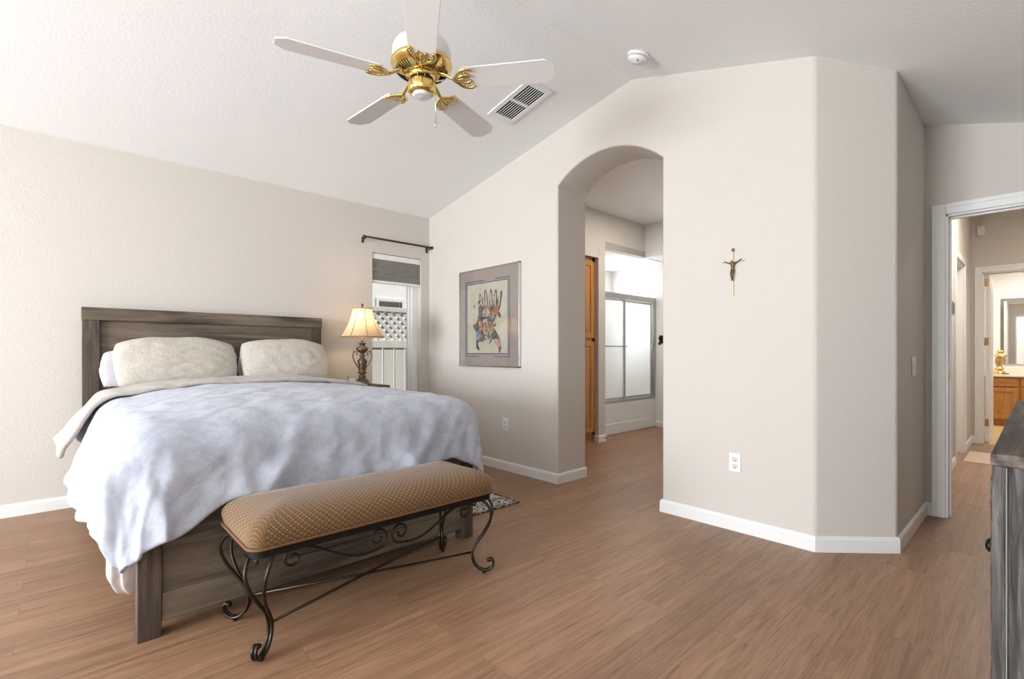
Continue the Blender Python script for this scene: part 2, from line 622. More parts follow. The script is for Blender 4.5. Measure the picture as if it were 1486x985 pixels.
def ceil_z(y):
    if y >= RIDGE_Y:
        return RIDGE_Z - (RIDGE_Z - EAVE) * (y - RIDGE_Y) / (YN - RIDGE_Y)
    return RIDGE_Z - 0.30 * (RIDGE_Y - y)


# floor
g = G()
g.box(XW - 0.2, 8.25, YS - 0.2, 5.0, -0.08, 0)
struct('floor', g, 'floor')
g = G()
g.box(8.25, 11.1, -1.6, 1.2, -0.08, 0.0)
struct('floor_bathroom', g, 'tile')
g = G()
g.box(6.72, 7.45, -0.58, YR, 0.0, 0.006)
struct('trim_1', g, 'threshold')

# ceiling (vaulted)
g = G()
ys = [YS - 0.15, RIDGE_Y, YN + 0.15]
poly = [(XW - 0.15, y, ceil_z(y)) for y in ys] + [(XW - 0.15, y, ceil_z(y) + 0.12) for y in reversed(ys)]
g.prism(poly, (XD + 0.12 - XW + 0.15, 0, 0))
struct('ceiling', g, 'ceil')

# wall_north with window hole
WX0, WX1, WZ0, WZ1 = 2.38, 2.965, 0.55, 2.145
g = G()
b = bmesh.new()


def holed_wall(axis, p0, p1, a0, a1, z1f, holes, z0=0.0):
    """slab between p0 and p1 (normal axis 'x' or 'y'), running a0..a1, with rectangular holes (a,b,zlo,zhi)"""
    cuts = sorted({a0, a1, *[h[0] for h in holes], *[h[1] for h in holes]})
    gg = G()
    for s, e in zip(cuts, cuts[1:]):
        mid = (s + e) / 2
        hs = sorted([h for h in holes if h[0] <= mid <= h[1]], key=lambda h: h[2])
        spans = []
        z = z0
        for h in hs:
            if h[2] > z:
                spans.append((z, h[2]))
            z = h[3]
        spans.append((z, None))
        for lo, hi in spans:
            ta = z1f(s) if hi is None else hi
            tb = z1f(e) if hi is None else hi
            if axis == 'y':
                gg.prism([(s, p0, lo), (e, p0, lo), (e, p0, tb), (s, p0, ta)], (0, p1 - p0, 0))
            else:
                gg.prism([(p0, s, lo), (p0, e, lo), (p0, e, tb), (p0, s, ta)], (p1 - p0, 0, 0))
    return gg


b.free()
struct('wall_north', holed_wall('y', YN, YN + 0.16, XW - 0.15, XE + 0.37, lambda a: EAVE + 0.02, [(WX0, WX1, WZ0, WZ1)]), 'wall')
struct('wall_west', holed_wall('x', XW - 0.15, XW, YS - 0.15, RIDGE_Y, ceil_z, [(0.95, RIDGE_Y, 0.35, 2.3)]), 'wall')
struct('wall_west', holed_wall('x', XW - 0.15, XW, RIDGE_Y, YN + 0.1, ceil_z, [(RIDGE_Y, 3.45, 0.35, 2.3)]), 'wall')
struct('wall_south', holed_wall('y', YS - 0.15, YS, XW - 0.15, XD + 0.12, lambda a: ceil_z(YS) + 0.02, [(-1.75, -0.45, 0.6, 2.15)]), 'wall')

# wall_east: arch wall + angled corner + return, one skin with rounded corners
A_L, A_R = 2.757, 1.785
Z_L, Z_R, RISE = 2.505, 2.46, 0.185
NA = 28
arch = []
for i in range(NA + 1):
    t = i / NA
    y = A_R + (A_L - A_R) * t
    half = 0.5
    Rr = (half * half + RISE * RISE / (A_L - A_R) ** 2 * (A_L - A_R) ** 2) / (2 * RISE)
    zz = RISE - (Rr - math.sqrt(max(0, Rr * Rr - ((t - 0.5)) ** 2)))
    arch.append((y, Z_R + (Z_L - Z_R) * t + zz * 1.0))
g = G()
bm = g.bm
DEP = 0.375


def V3(x, y, z):
    return bm.verts.new((x, y, z))


out = [(A_R, 0.0)] + arch + [(A_L, 0.0)]
fr = [V3(XE, y, z) for y, z in out]
bk = [V3(XE + DEP, y, z) for y, z in out]
c0b, c0t = V3(XE, 0.85, 0), V3(XE, 0.85, ceil_z(0.85) + 0.02)
rt = V3(XE, RIDGE_Y, RIDGE_Z + 0.02)
nt_, nb_ = V3(XE, YN + 0.1, ceil_z(YN) + 0.02), V3(XE, YN + 0.1, 0)
bm.faces.new([c0b] + fr + [nb_, nt_, rt, c0t])
for i in range(len(fr) - 1):
    f = bm.faces.new((fr[i], bk[i], bk[i + 1], fr[i + 1]))
    f.smooth = 2 <= i <= len(fr) - 4
c1b, c1t = V3(XE + 0.315, YR, 0), V3(XE + 0.315, YR, ceil_z(YR) + 0.02)
d1b, d1t = V3(XD + 0.1, YR, 0), V3(XD + 0.1, YR, ceil_z(YR) + 0.02)
bm.faces.new((c0b, c0t, c1t, c1b))
bm.faces.new((c1b, c1t, d1t, d1b))
# back (bath side) faces
b_nb, b_nt = V3(XE + DEP, YN + 0.1, 0), V3(XE + DEP, YN + 0.1, 3.0)
b_sb, b_st = V3(XE + DEP, 1.66, 0), V3(XE + DEP, 1.66, 3.0)
bm.faces.new([b_sb, b_st, b_nt, b_nb] + bk[::-1])
bmesh.ops.recalc_face_normals(bm, faces=bm.faces)
ed = []
for e in bm.edges:
    vs = set(e.verts)
    if vs in ({c0b, c0t}, {c1b, c1t}):
        ed.append(e)
    elif e.verts[0] in fr and e.verts[1] in fr:
        ed.append(e)
    elif e.verts[0] in bk and e.verts[1] in bk and len(e.link_faces) == 2:
        ed.append(e)
bmesh.ops.bevel(bm, geom=ed, offset=0.016, segments=4, affect='EDGES', profile=0.5)
struct('wall_east', g, 'wall')

# doorway wall
D1A, D1B, D1H = -0.36, 0.43, 2.02
struct('wall_doorway', holed_wall('x', XD, XD + 0.115, YS - 0.15, YR + 0.01, lambda a: ceil_z(a) + 0.02, [(D1A, D1B, -0.01, D1H)]), 'wall')


def casing(name, x_face, sgn, ya, yb, zt, wid=0.07, depth=0.018, jamb=None, stop=True):
    """door casing on a wall of constant x; sgn = side it projects to"""
    r = thing(name, (x_face, (ya + yb) / 2, 0), None, None, kind='structure')
    for s, y in ((1, yb), (-1, ya)):
        q = G()
        q.box(x_face, x_face + sgn * depth * 0.7, y, y + s * wid, 0, zt + wid, 0.003)
        q.box(x_face, x_face + sgn * depth, y + s * wid * 0.62, y + s * wid, 0, zt + wid, 0.004)
        obj('casing', q, 'trim', r)
    q = G()
    q.box(x_face, x_face + sgn * depth * 0.7, ya, yb, zt, zt + wid, 0.003)
    q.box(x_face, x_face + sgn * depth, ya, yb, zt + wid * 0.62, zt + wid, 0.004)
    obj('head_casing', q, 'trim', r)
    if jamb:
        q = G()
        x0, x1 = jamb
        q.box(x0, x1, yb - 0.014, yb + 0.002, 0, zt, 0.002)
        q.box(x0, x1, ya - 0.002, ya + 0.014, 0, zt, 0.002)
        q.box(x0, x1, ya, yb, zt - 0.014, zt, 0.002)
        xm = (x0 + x1) / 2
        if stop:
            q.box(xm - 0.015, xm + 0.02, yb - 0.024, yb - 0.01, 0, zt, 0.002)
        q.box(xm - 0.015, xm + 0.02, ya, yb, zt - 0.024, zt - 0.01, 0.002)
        obj('jamb', q, 'trim', r)
    return r


dr1 = casing('door_1', XD, -1, D1A, D1B, D1H, jamb=(XD, XD + 0.115))
q = G()
q.box(XD + 0.03, XD + 0.055, D1B - 0.018, D1B - 0.0135, 0.93, 0.99, 0.001)
obj('strike_plate', q, 'brass_old', dr1, label='small metal strike plate')


# baseboards
def baseboard(name, path, h=0.086, t=0.013):
    """path of floor points; the board grows to the left of the direction of travel"""
    q = G()
    P = [Vector((x, y, 0)) for x, y in path]
    n = len(P)
    offs = []
    for i in range(n):
        d0 = (P[i] - P[i - 1]).normalized() if i else None
        d1 = (P[i + 1] - P[i]).normalized() if i < n - 1 else None
        nn = [Vector((-d.y, d.x, 0)) for d in (d0, d1) if d is not None]
        if len(nn) == 2:
            m = (nn[0] + nn[1]).normalized()
            offs.append(m / max(0.3, m.dot(nn[0])))
        else:
            offs.append(nn[0])
    b2 = bmesh.new()
    prof = [(0.0, 0.0), (t, 0.0), (t, h - 0.018), (t * 0.75, h - 0.008), (t * 0.35, h), (0.0, h)]
    rows = [[b2.verts.new(P[i] + offs[i] * a + Vector((0, 0, z))) for a, z in prof] for i in range(n)]
    for i in range(n - 1):
        for k in range(len(prof) - 1):
            b2.faces.new((rows[i][k], rows[i][k + 1], rows[i + 1][k + 1], rows[i + 1][k]))
    b2.faces.new(rows[0])
    b2.faces.new(rows[-1][::-1])
    q._merge(b2)
    struct(name, q, 'trim')


baseboard('baseboard_north', [(XE, YN), (XW, YN)])
baseboard('baseboard_east', [(XE + DEP, A_L), (XE, A_L), (XE, YN)])
baseboard('baseboard_corner', [(XD, D1B + 0.07), (XD, YR), (XE + 0.315, YR), (XE, 0.85), (XE, A_R), (XE + DEP, A_R)])
baseboard('baseboard_west', [(XW, YN), (XW, YS)])
baseboard('baseboard_south', [(XW, YS), (XD, YS)])

# window_1: recessed white vinyl window
w1 = thing('window_1', ((WX0 + WX1) / 2, YN + 0.1, WZ0), None, None, kind='structure')
g = G()
fy0, fy1 = YN + 0.075, YN + 0.135
g.box(WX0, WX0 + 0.035, fy0, fy1, WZ0, WZ1, 0.004)
g.box(WX1 - 0.075, WX1, fy0 - 0.012, fy1, WZ0, WZ1, 0.004)
g.box(WX1 - 0.105, WX1 - 0.075, fy0 + 0.01, fy1, WZ0, WZ1, 0.003)
g.box(WX0, WX1, fy0, fy1, WZ0, WZ0 + 0.05, 0.004)
g.box(WX0, WX1, fy0, fy1, WZ1 - 0.04, WZ1, 0.004)
obj('window_frame', g, 'trim', w1)
g = G()
g.box(WX0 + 0.03, WX1 - 0.08, fy0 + 0.03, fy0 + 0.034, WZ0 + 0.04, WZ1 - 0.03)
obj('pane', g, 'glass', w1)
g = G()
g.box(WX0 - 0.03, WX1 + 0.03, YN - 0.02, YN + 0.08, WZ0 - 0.02, WZ0 + 0.002, 0.004)
obj('sill', g, 'trim', w1)
# plain frames: window_2 (west, beyond the frame) holds daylight, window_3 (south) the added fill
for nm, ax in (('window_2', 'x'), ('window_3', 'y')):
    g = G()
    if ax == 'x':
        for y0, y1, z0, z1 in ((0.95, 1.01, .35, 2.3), (3.39, 3.45, .35, 2.3), (1.01, 3.39, .35, .41), (1.01, 3.39, 2.24, 2.3), (2.17, 2.23, .41, 2.24)):
            g.box(XW - 0.12, XW - 0.06, y0, y1, z0, z1, 0.004)
    else:
        for x0, x1, z0, z1 in ((-1.75, -1.69, .6, 2.15), (-.51, -.45, .6, 2.15), (-1.69, -.51, .6, .66), (-1.69, -.51, 2.09, 2.15)):
            g.box(x0, x1, YS - 0.12, YS - 0.06, z0, z1, 0.004)
    struct(nm, g, 'trim')

# ------------------------------------------------------------------ bath alcove seen through the arch
BX0 = XE + DEP
YB, XB, ZSO, ZUP = 3.69, 6.57, 2.41, 2.855
g = G()
g.box(BX0, 4.87, YB, 4.6, 2.27, ZUP)              # over the cabinet
g.box(4.865, 5.0, YB, 4.9, 0, ZSO)                # pillar
g.box(4.865, 5.93, YB, 3.78, ZSO, ZUP)            # soffit face
g.box(BX0, BX0 + 0.12, YB, 4.6, 0, 2.27)
struct('wall_bath_north', g, 'wall')
g = G()
g.box(5.0, 6.8, 4.72, 4.85, 0, ZSO)
struct('wall_bath_alcove', holed_wall('y', 4.72, 4.85, 5.0, 6.8, lambda a: ZSO, [(5.75, 6.38, 1.35, 2.2)]), 'bath_wall')
g.bm.free()
g = G()
g.box(XB, XB + 0.12, 1.6, 4.85, 0, ZSO)
struct('wall_bath_east', g, 'bath_wall')
g = G()
g.box(BX0 + 0.02, XB + 0.1, 1.5, 1.66, 0, ZUP)
struct('wall_bath_south', g, 'wall')
g = G()
g.box(BX0, 5.93, 1.6, YB + 0.05, ZUP, ZUP + 0.1)
g.box(5.917, 6.0, 1.6, YB + 0.09, ZSO, ZUP + 0.1)
struct('ceiling_bath', g, 'ceil')
g = G()
g.box(5.0, XB + 0.1, YB + 0.0, 4.85, ZSO, ZSO + 0.08)
g.box(5.92, XB + 0.1, 1.6, YB + 0.02, ZSO, ZSO + 0.08)
struct('ceiling_alcove', g, 'ceil')
baseboard('baseboard_bath', [(4.997, 3.9), (4.997, YB), (4.868, YB), (4.868, 3.74)])
baseboard('baseboard_tub', [(XB, 2.0), (XB, 3.91)])
g = G()
for x0, x1, z0, z1 in ((5.75, 5.8, 1.35, 2.2), (6.33, 6.38, 1.35, 2.2), (5.8, 6.33, 1.35, 1.4), (5.8, 6.33, 2.15, 2.2)):
    g.box(x0, x1, 4.74, 4.79, z0, z1, 0.004)
struct('window_4', g, 'trim')
lamp('bath_fill', 'AREA', (4.9, 2.7, 2.82), (0, 0, 0), 22, (1, 0.93, 0.84), size=0.5)  # unseen area lamp added to brighten the bath, no fixture there
lamp('alcove_light', 'POINT', (5.79, 4.2, 2.30), (0, 0, 0), 4, (1, 0.95, 0.88), shadow_soft_size=0.08)

lamp('alcove_window_daylight', 'AREA', (6.065, 4.70, 1.7), (-PI / 2, 0, 0), 17, (0.95, 0.97, 1.0), shape='RECTANGLE', size=0.5, size_y=0.8)

# ------------------------------------------------------------------ hall and far bathroom
YH = 0.575
HX = 8.2
D2A, D2B, D2H = -0.36, 0.478, 2.07
LD0, LD1 = 6.5, 7.32
struct('wall_hall_left', holed_wall('y', YH, YH + 0.12, XD + 0.1, HX + 0.1, lambda a: 2.78, [(5.3, 5.72, 0.86, 1.96), (LD0, LD1, -0.01, 2.06)]), 'wall')
g = G()
g.box(5.28, 5.74, YH + 0.118, YH + 0.13, 0.84, 1.98)
struct('wall_niche', g, 'niche')
g = G()
g.box(XD + 0.1, HX + 0.1, -0.72, -0.6, 0, 2.78)
struct('wall_hall_right', g, 'wall')
struct('wall_hall_end', holed_wall('x', HX, HX + 0.115, -0.7, YH + 0.05, lambda a: 2.78, [(D2A, D2B, -0.01, D2H)]), 'wall')
g = G()
g.box(XD + 0.1, HX + 0.1, -0.7, YH + 0.15, 2.78, 2.86)
struct('ceiling_hall', g, 'ceil')
baseboard('baseboard_hall', [(LD0 - 0.06, YH), (XD + 0.115, YH)])
baseboard('baseboard_hall_end', [(HX, D2B + 0.07), (HX, YH), (LD1 + 0.06, YH)])
dr2 = casing('door_2', HX, -1, D2A, D2B, D2H, wid=0.07, jamb=(HX, HX + 0.115), stop=False)
g = G()
lx0 = HX + 0.122
g.box(lx0, lx0 + 0.76, D2B - 0.054, D2B - 0.018, 0.012, D2H - 0.02, 0.002)
for z0, z1 in ((0.2, 0.95), (1.08, 1.9)):
    for a, b_ in ((0.12, 0.36), (0.42, 0.66)):
        g.box(lx0 + a, lx0 + b_, D2B - 0.058, D2B - 0.052, z0, z1, 0.003)
leaf = obj('door_leaf', g, 'trim', dr2)
for z in (0.25, 1.24, 1.96):
    g = G()
    g.box(HX + 0.119, HX + 0.123, D2B - 0.050, D2B - 0.020, z - 0.045, z + 0.045, 0.001)
    g.tube([(HX + 0.119, D2B - 0.017, z - 0.047), (HX + 0.119, D2B - 0.017, z + 0.047)], 0.005, 8)
    obj('hinge', g, 'brass_old', dr2, label='brass hinge')
# side doorway in the hall left wall, closed door set back
dr3 = thing('door_3', ((LD0 + LD1) / 2, YH, 0), None, None, kind='structure')
for x0, x1 in ((LD0 - 0.065, LD0), (LD1, LD1 + 0.065)):
    g = G()
    g.box(x0, x1, YH - 0.016, YH, 0, 2.06 + 0.065, 0.004)
    obj('casing', g, 'trim', dr3)
g = G()
g.box(LD0, LD1, YH - 0.016, YH, 2.06, 2.125, 0.004)
obj('head_casing', g, 'trim', dr3)
g = G()
g.box(LD0, LD0 + 0.014, YH, YH + 0.12, 0, 2.06)
g.box(LD1 - 0.014, LD1, YH, YH + 0.12, 0, 2.06)
g.box(LD0, LD1, YH, YH + 0.12, 2.046, 2.06)
obj('jamb', g, 'trim', dr3)
g = G()
g.box(LD0 + 0.014, LD1 - 0.014, YH + 0.085, YH + 0.12, 0.01, 2.046, 0.002)
for z0, z1 in ((0.2, 0.95), (1.08, 1.9)):
    g.box(LD0 + 0.12, LD1 - 0.12, YH + 0.079, YH + 0.087, z0, z1, 0.003)
obj('door_leaf', g, 'trim', dr3)
# far bathroom shell
g = G()
g.box(10.95, 11.07, -1.5, 1.1, 0, 2.5)
struct('wall_far_east', g, 'bath_wall')
g = G()
g.box(HX + 0.1, 11.07, 0.95, 1.07, 0, 2.5)
struct('wall_far_north', g, 'bath_wall')
g = G()
g.box(HX + 0.1, 11.07, -1.5, -1.38, 0, 2.5)
struct('wall_far_south', g, 'bath_wall')
g = G()
g.box(HX + 0.1, 11.07, -1.5, 1.07, 2.5, 2.6)
struct('ceiling_far', g, 'ceil')
lamp('hall_fill', 'AREA', (6.2, -0.05, 2.74), (0, 0, 0), 34, (1, 0.92, 0.82), size=0.35)  # area lamp added below the ceiling to lift the hall, no fixture
lamp('far_bath_light', 'AREA', (9.9, -0.1, 2.46), (0, 0, 0), 40, (1, 0.93, 0.82), size=0.6)

# ------------------------------------------------------------------ outside the window
g = G()
g.box(-3, 9, YN + 0.2, 12, -0.3, -0.2)
struct('ground', g, 'pave')
fn = thing('fence', (3.2, 6.3, -0.2), 'white vinyl privacy fence with lattice top outside the window', 'fence')
g = G()
x = 1.4
while x < 6.6:
    g.box(x, x + 0.155, 6.285, 6.315, -0.15, 1.18, 0.004)
    x += 0.178
obj('fence_boards', g, 'fence', fn)
for z0, z1 in ((1.17, 1.28), (1.68, 1.75), (-0.12, 0.0)):
    g = G()
    g.box(1.3, 6.7, 6.27, 6.33, z0, z1, 0.006)
    obj('rail', g, 'fence', fn)
for x in (2.05, 4.05, 6.05):
    g = G()
    g.box(x - 0.06, x + 0.06, 6.24, 6.36, -0.2, 1.79, 0.006)
    g.prism([(x - 0.075, 6.225, 1.79), (x + 0.075, 6.225, 1.79), (x + 0.075, 6.375, 1.79), (x - 0.075, 6.375, 1.79)], (0, 0, 0.03))
    obj('post', g, 'fence', fn)
g = G()
zl0, zl1 = 1.26, 1.70
for s in (-1, 1):
    x = 0.9
    while x < 6.9:
        a, b_ = (x, x + (zl1 - zl0)) if s > 0 else (x + (zl1 - zl0), x)
        y = 6.29 + 0.008 * s
        if min(a, b_) > 1.3 and max(a, b_) < 6.7:
            d = 0.032
            g.prism([(a - d, y, zl0), (a + d, y, zl0), (b_ + d, y, zl1), (b_ - d, y, zl1)], (0, 0.014, 0))
        x += 0.125
obj('lattice', g, 'fence', fn)
hs = thing('neighbor_house', (4.2, 8.6, -0.2), 'white stucco neighboring house behind the fence with one small window', 'house')
obj('house_wall', holed_wall('y', 8.6, 8.8, -1, 9, lambda a: 3.6, [(4.48, 4.98, 1.96, 2.10)], z0=-0.2), 'stucco', hs)
g = G()
for x0, x1, z0, z1 in ((4.42, 4.48, 1.90, 2.16), (4.98, 5.04, 1.90, 2.16), (4.48, 4.98, 1.90, 1.96), (4.48, 4.98, 2.10, 2.16)):
    g.box(x0, x1, 8.57, 8.66, z0, z1, 0.004)
hw = obj('house_window', g, 'trim', hs)
g = G()
g.box(4.46, 5.0, 8.70, 8.71, 1.94, 2.12)
obj('pane', g, 'blind', hw)
g = G()
g.box(-1.3, 9.3, 8.0, 9.2, 3.6, 3.75, 0.01)
obj('eave', g, 'trim', hs)
# ================================================================== BED
BX_L, BX_R = 0.215, 1.825
FY, HY = 2.315, 4.66
bed = thing('bed', (1.0, 3.4, 0), 'weathered grey-brown wooden queen bed against the long left wall', 'bed')
HL, HR = 0.115, 1.81
hb = thing('headboard', (0.96, 4.62, 0), None, None)
COL.objects.unlink(hb)
bpy.data.objects.remove(hb)
g = G()
g.box(HL, HR, 4.575, 4.665, 1.335, 1.425, 0.004)
obj('headboard_top_rail', g, 'grayx', bed)
for x0 in (HL + 0.004, HR - 0.099):
    g = G()
    g.box(x0, x0 + 0.095, 4.585, 4.66, 0, 1.335, 0.003)
    obj('headboard_post', g, 'grayz', bed)
g = G()
g.box(HL + 0.099, HR - 0.099, 4.615, 4.64, 1.10, 1.335)
g.box(HL + 0.099, HR - 0.099, 4.605, 4.64, 1.06, 1.10, 0.003)
for k in range(3):
    z1 = 1.058 - 0.25 * k
    g.box(HL + 0.099, HR - 0.099, 4.618, 4.64, z1 - 0.247, z1, 0.002)
obj('headboard_panel', g, 'grayx', bed)
for x0 in (BX_L, BX_R - 0.078):
    g = G()
    g.box(x0, x0 + 0.078, FY, FY + 0.075, 0, 0.515, 0.004)
    p = obj('footboard_post', g, 'grayz', bed)
    g = G()
    g.lathe([(0, 0), (0.008, 0), (0.008, 0.003), (0.005, 0.004), (0, 0.004)], n=12, M4=Matrix.Translation((x0 + 0.039, FY, 0.36)) @ Matrix.Rotation(PI / 2, 4, 'X'))
    obj('bolt', g, 'brass_old', p, label='small round metal bolt cap')
g = G()
g.box(BX_L + 0.078, BX_R - 0.078, FY + 0.018, FY + 0.05, 0.16, 0.475, 0.002)
obj('footboard_panel', g, 'grayx', bed)
g = G()
g.box(BX_L + 0.078, BX_R - 0.078, FY + 0.004, FY + 0.06, 0.465, 0.53, 0.004)
obj('footboard_top_rail', g, 'grayx', bed)
g = G()
g.box(BX_L + 0.078, BX_R - 0.078, FY + 0.006, FY + 0.055, 0.055, 0.165, 0.006)
obj('footboard_rail', g, 'grayx', bed)
for x0 in (BX_L + 0.02, BX_R - 0.05):
    g = G()
    g.box(x0, x0 + 0.03, FY + 0.075, 4.585, 0.12, 0.40, 0.003)
    obj('side_rail', g, 'grayy', bed)
g = G()
g.box(BX_L + 0.05, BX_R - 0.05, FY + 0.06, 4.58, 0.25, 0.30)
obj('slat_base', g, 'grayx', bed)

g = G()
g.box(0.27, 1.77, 2.40, 4.57, 0.301, 0.775, 0.06, seg=4)
obj('mattress', g, 'mattress', None, 'thick beige mattress lying on the weathered bed under the duvet', 'mattress')

# ---- duvet
DX0, DX1, DY0, DY1 = 0.30, 1.74, 2.448, 4.22
DW, DL = DX1 - DX0, DY1 - DY0
TOP = 0.835


CREASES = [(0.22, -0.02, 0.29, -0.50, 0.018, 0.035), (0.58, -0.06, 0.33, -0.50, 0.024, 0.045), (0.44, 0.05, 0.40, -0.30, -0.014, 0.05),
           (0.66, -0.05, 0.67, -0.30, 0.007, 0.010), (0.90, -0.08, 0.89, -0.34, 0.007, 0.011), (1.02, -0.02, 1.06, -0.25, 0.006, 0.012),
           (1.34, -0.10, 1.06, -0.46, 0.022, 0.045), (1.44, -0.16, 1.22, -0.46, 0.018, 0.03), (1.20, 0.0, 1.12, -0.25, -0.012, 0.05),
           (0.06, 0.0, -0.22, -0.52, 0.014, 0.03), (-0.05, 0.1, -0.40, -0.30, 0.018, 0.04), (0.10, 0.30, -0.45, 0.05, 0.014, 0.05),
           (0.05, 0.75, -0.45, 0.62, 0.02, 0.05), (0.2, 1.0, 0.9, 0.9, 0.006, 0.03), (0.3, 0.7, 1.1, 0.5, 0.006, 0.035), (0.9, 1.1, 1.4, 0.7, 0.006, 0.03)]


def creases(u, v):
    t_ = 0.0
    for u0, v0, u1, v1, am, wd in CREASES:
        du, dv = u1 - u0, v1 - v0
        L2 = du * du + dv * dv
        t = max(0.0, min(1.0, ((u - u0) * du + (v - v0) * dv) / L2))
        d2 = (u - u0 - du * t) ** 2 + (v - v0 - dv * t) ** 2
        t_ += am * (0.35 + 0.65 * t) * math.exp(-d2 / (wd * wd))
    return t_


def duvet_fn(lm, rm, fm, v0, v1, lift=0.0, seed=0.0, flare=0.0):
    def fn(a, b):
        v = v0 + (v1 - v0) * b if fm is None else -fm + (DL + fm) * b
        L = lm(v)
        R = rm(v)
        u = -L + (DW + L + R) * a
        if fm is not None:
            # the foot hem rises towards the middle of the bench and dips at the corners
            if v < 0:
                uu = min(1, max(0, u / DW))
                v *= 1 + 0.08 * math.sin(PI * uu) + 0.26 * (1 - sstep(0.0, 0.16, uu)) + 0.10 * sstep(0.93, 1.0, uu)
        du = u if u < 0 else (u - DW if u > DW else 0.0)
        dv = v if v < 0 else 0.0
        s = math.hypot(du, dv)
        cu, cv = min(DW, max(0.0, u)), max(0.0, v)
        bx, by = DX0 + cu, DY0 + cv
        tu, tv = cu / DW * 2 - 1, cv / DL
        z = TOP + 0.055 * (1 - abs(tu) ** 3) * (1 - (1 - min(1, tv * 2.2)) ** 3 * 0.8)
        z += 0.012 * noise.noise((bx * 2.6, by * 2.6, seed)) + 0.006 * noise.noise((bx * 7 + by * 3, by * 9, seed + 3))
        nx, ny = (du / s, dv / s) if s > 1e-6 else (0.0, 0.0)
        corner = 2 * min(abs(nx), abs(ny)) if s > 1e-6 else 0
        rb = 0.17
        tm = math.radians(74 - flare * sstep(1.0, 1.7, v))
        if u > DW:
            tm = math.radians(84)
        if v < 0:
            tm = max(tm, math.radians(74 + 9 * sstep(0.0, 0.6, abs(ny))))
        if u < 0 and v < 0:
            tm = math.radians(74 + 7 * corner)
            s = 0.60 + 0.25 * (s - 0.60) if s > 0.60 else s
        th = min(s / rb, tm)
        s1 = rb * tm
        h = rb * math.sin(th)
        dz = rb * (1 - math.cos(th))
        if s > s1:
            h += (s - s1) * math.cos(tm)
            dz += (s - s1) * math.sin(tm)
        # hanging folds
        k = sstep(0.06, 0.4, s)
        per = v * 1.0 if abs(nx) > abs(ny) else u
        fold = 0.018 * math.sin(per * 7.0 + 1.3 + seed)
        if u < 0 and lift == 0:
            fold += 0.05 * (1 - sstep(0.55, 1.0, v)) * sstep(0.05, 0.4, v)
        fold += 0.022 * noise.noise((per * 3.2, s * 2, seed + 9))
        if u < 0 and v < 0:
            ang = math.atan2(-dv, -du)
            fold = 0.016 * math.sin(ang * 4.0 - 0.4)
        if dv < 0 and abs(ny) > 0.7:
            fold *= 0.8
        h += k * fold
        # wrinkles on the hanging face
        wr = (1 + 0.7 * k) * 0.007 * noise.noise((u * 9, v * 9, seed + 5)) + 0.008 * noise.noise(((u + v) * 6, (u - v) * 16, seed + 7)) + 0.012 * noise.noise(((u - v) * 3, (u + v) * 8, seed + 2))
        if lift == 0:
            wr += creases(u, v) * (0.6 + 0.4 * k)
        x = bx + nx * (h + lift) + nx * wr * k
        y = by + ny * (h + lift) + ny * wr * k
        z = z - dz + lift * (1 - k) + wr * 0.6
        return (x, y, max(z, 0.06))
    return fn


duvet = thing('duvet', (1.0, 3.3, 0.5), 'pale blue-grey damask duvet draped over the bed', 'duvet')
g = G()
g.grid(duvet_fn(lambda v: 0.47 - 0.07 * sstep(0.6, 1.05, v) + 0.012 * math.sin(v * 6 + 0.5), lambda v: 0.47 - 0.25 * sstep(1.0, 1.5, v), 0.43, 0, 0), 110, 120)
obj('duvet_cover', g, 'duvet', duvet, solid=0.022, sub=1)
g = G()
g.grid(duvet_fn(lambda v: 0.44 + 0.025 * math.sin(v * 7), lambda v: 0.24, None, 1.30, 1.74, lift=0.032, seed=4.0, flare=26), 100, 26)
obj('folded_edge', g, 'duvet_under', duvet, solid=0.03, sub=1, label='turned back beige inner side of the duvet')

# ---- pale blanket edge hanging low beside the footboard post
g = G()


BP = spline([(0.245, 2.412, 0), (0.205, 2.405, 0), (0.165, 2.408, 0), (0.142, 2.428, 0), (0.140, 2.48, 0), (0.150, 2.60, 0), (0.165, 2.85, 0), (0.17, 3.2, 0), (0.165, 3.5, 0)], 8)


def blanket_fn(a, b):
    p = BP[min(len(BP) - 1, int(round(a * (len(BP) - 1))))]
    zt = 0.60
    zb = 0.175 - 0.02 * math.sin(a * 9) + 0.30 * sstep(0.45, 0.75, a)
    z = zt + (zb - zt) * b
    f = math.sin(PI * min(1, b * 1.02)) * 0.012 + 0.008 * math.sin(a * 45) * b
    tuck = 0.02 * sstep(0.9, 1.0, b)
    return (p.x - f + tuck + 0.03 * (1 - b), p.y - f * 0.5 + tuck * 0.5 + 0.02 * (1 - b), z)


g.grid(blanket_fn, 65, 20)
obj('blanket', g, 'blanket', None, 'pale pink blanket corner hanging low behind the left footboard post', 'blanket', solid=0.012, sub=1)


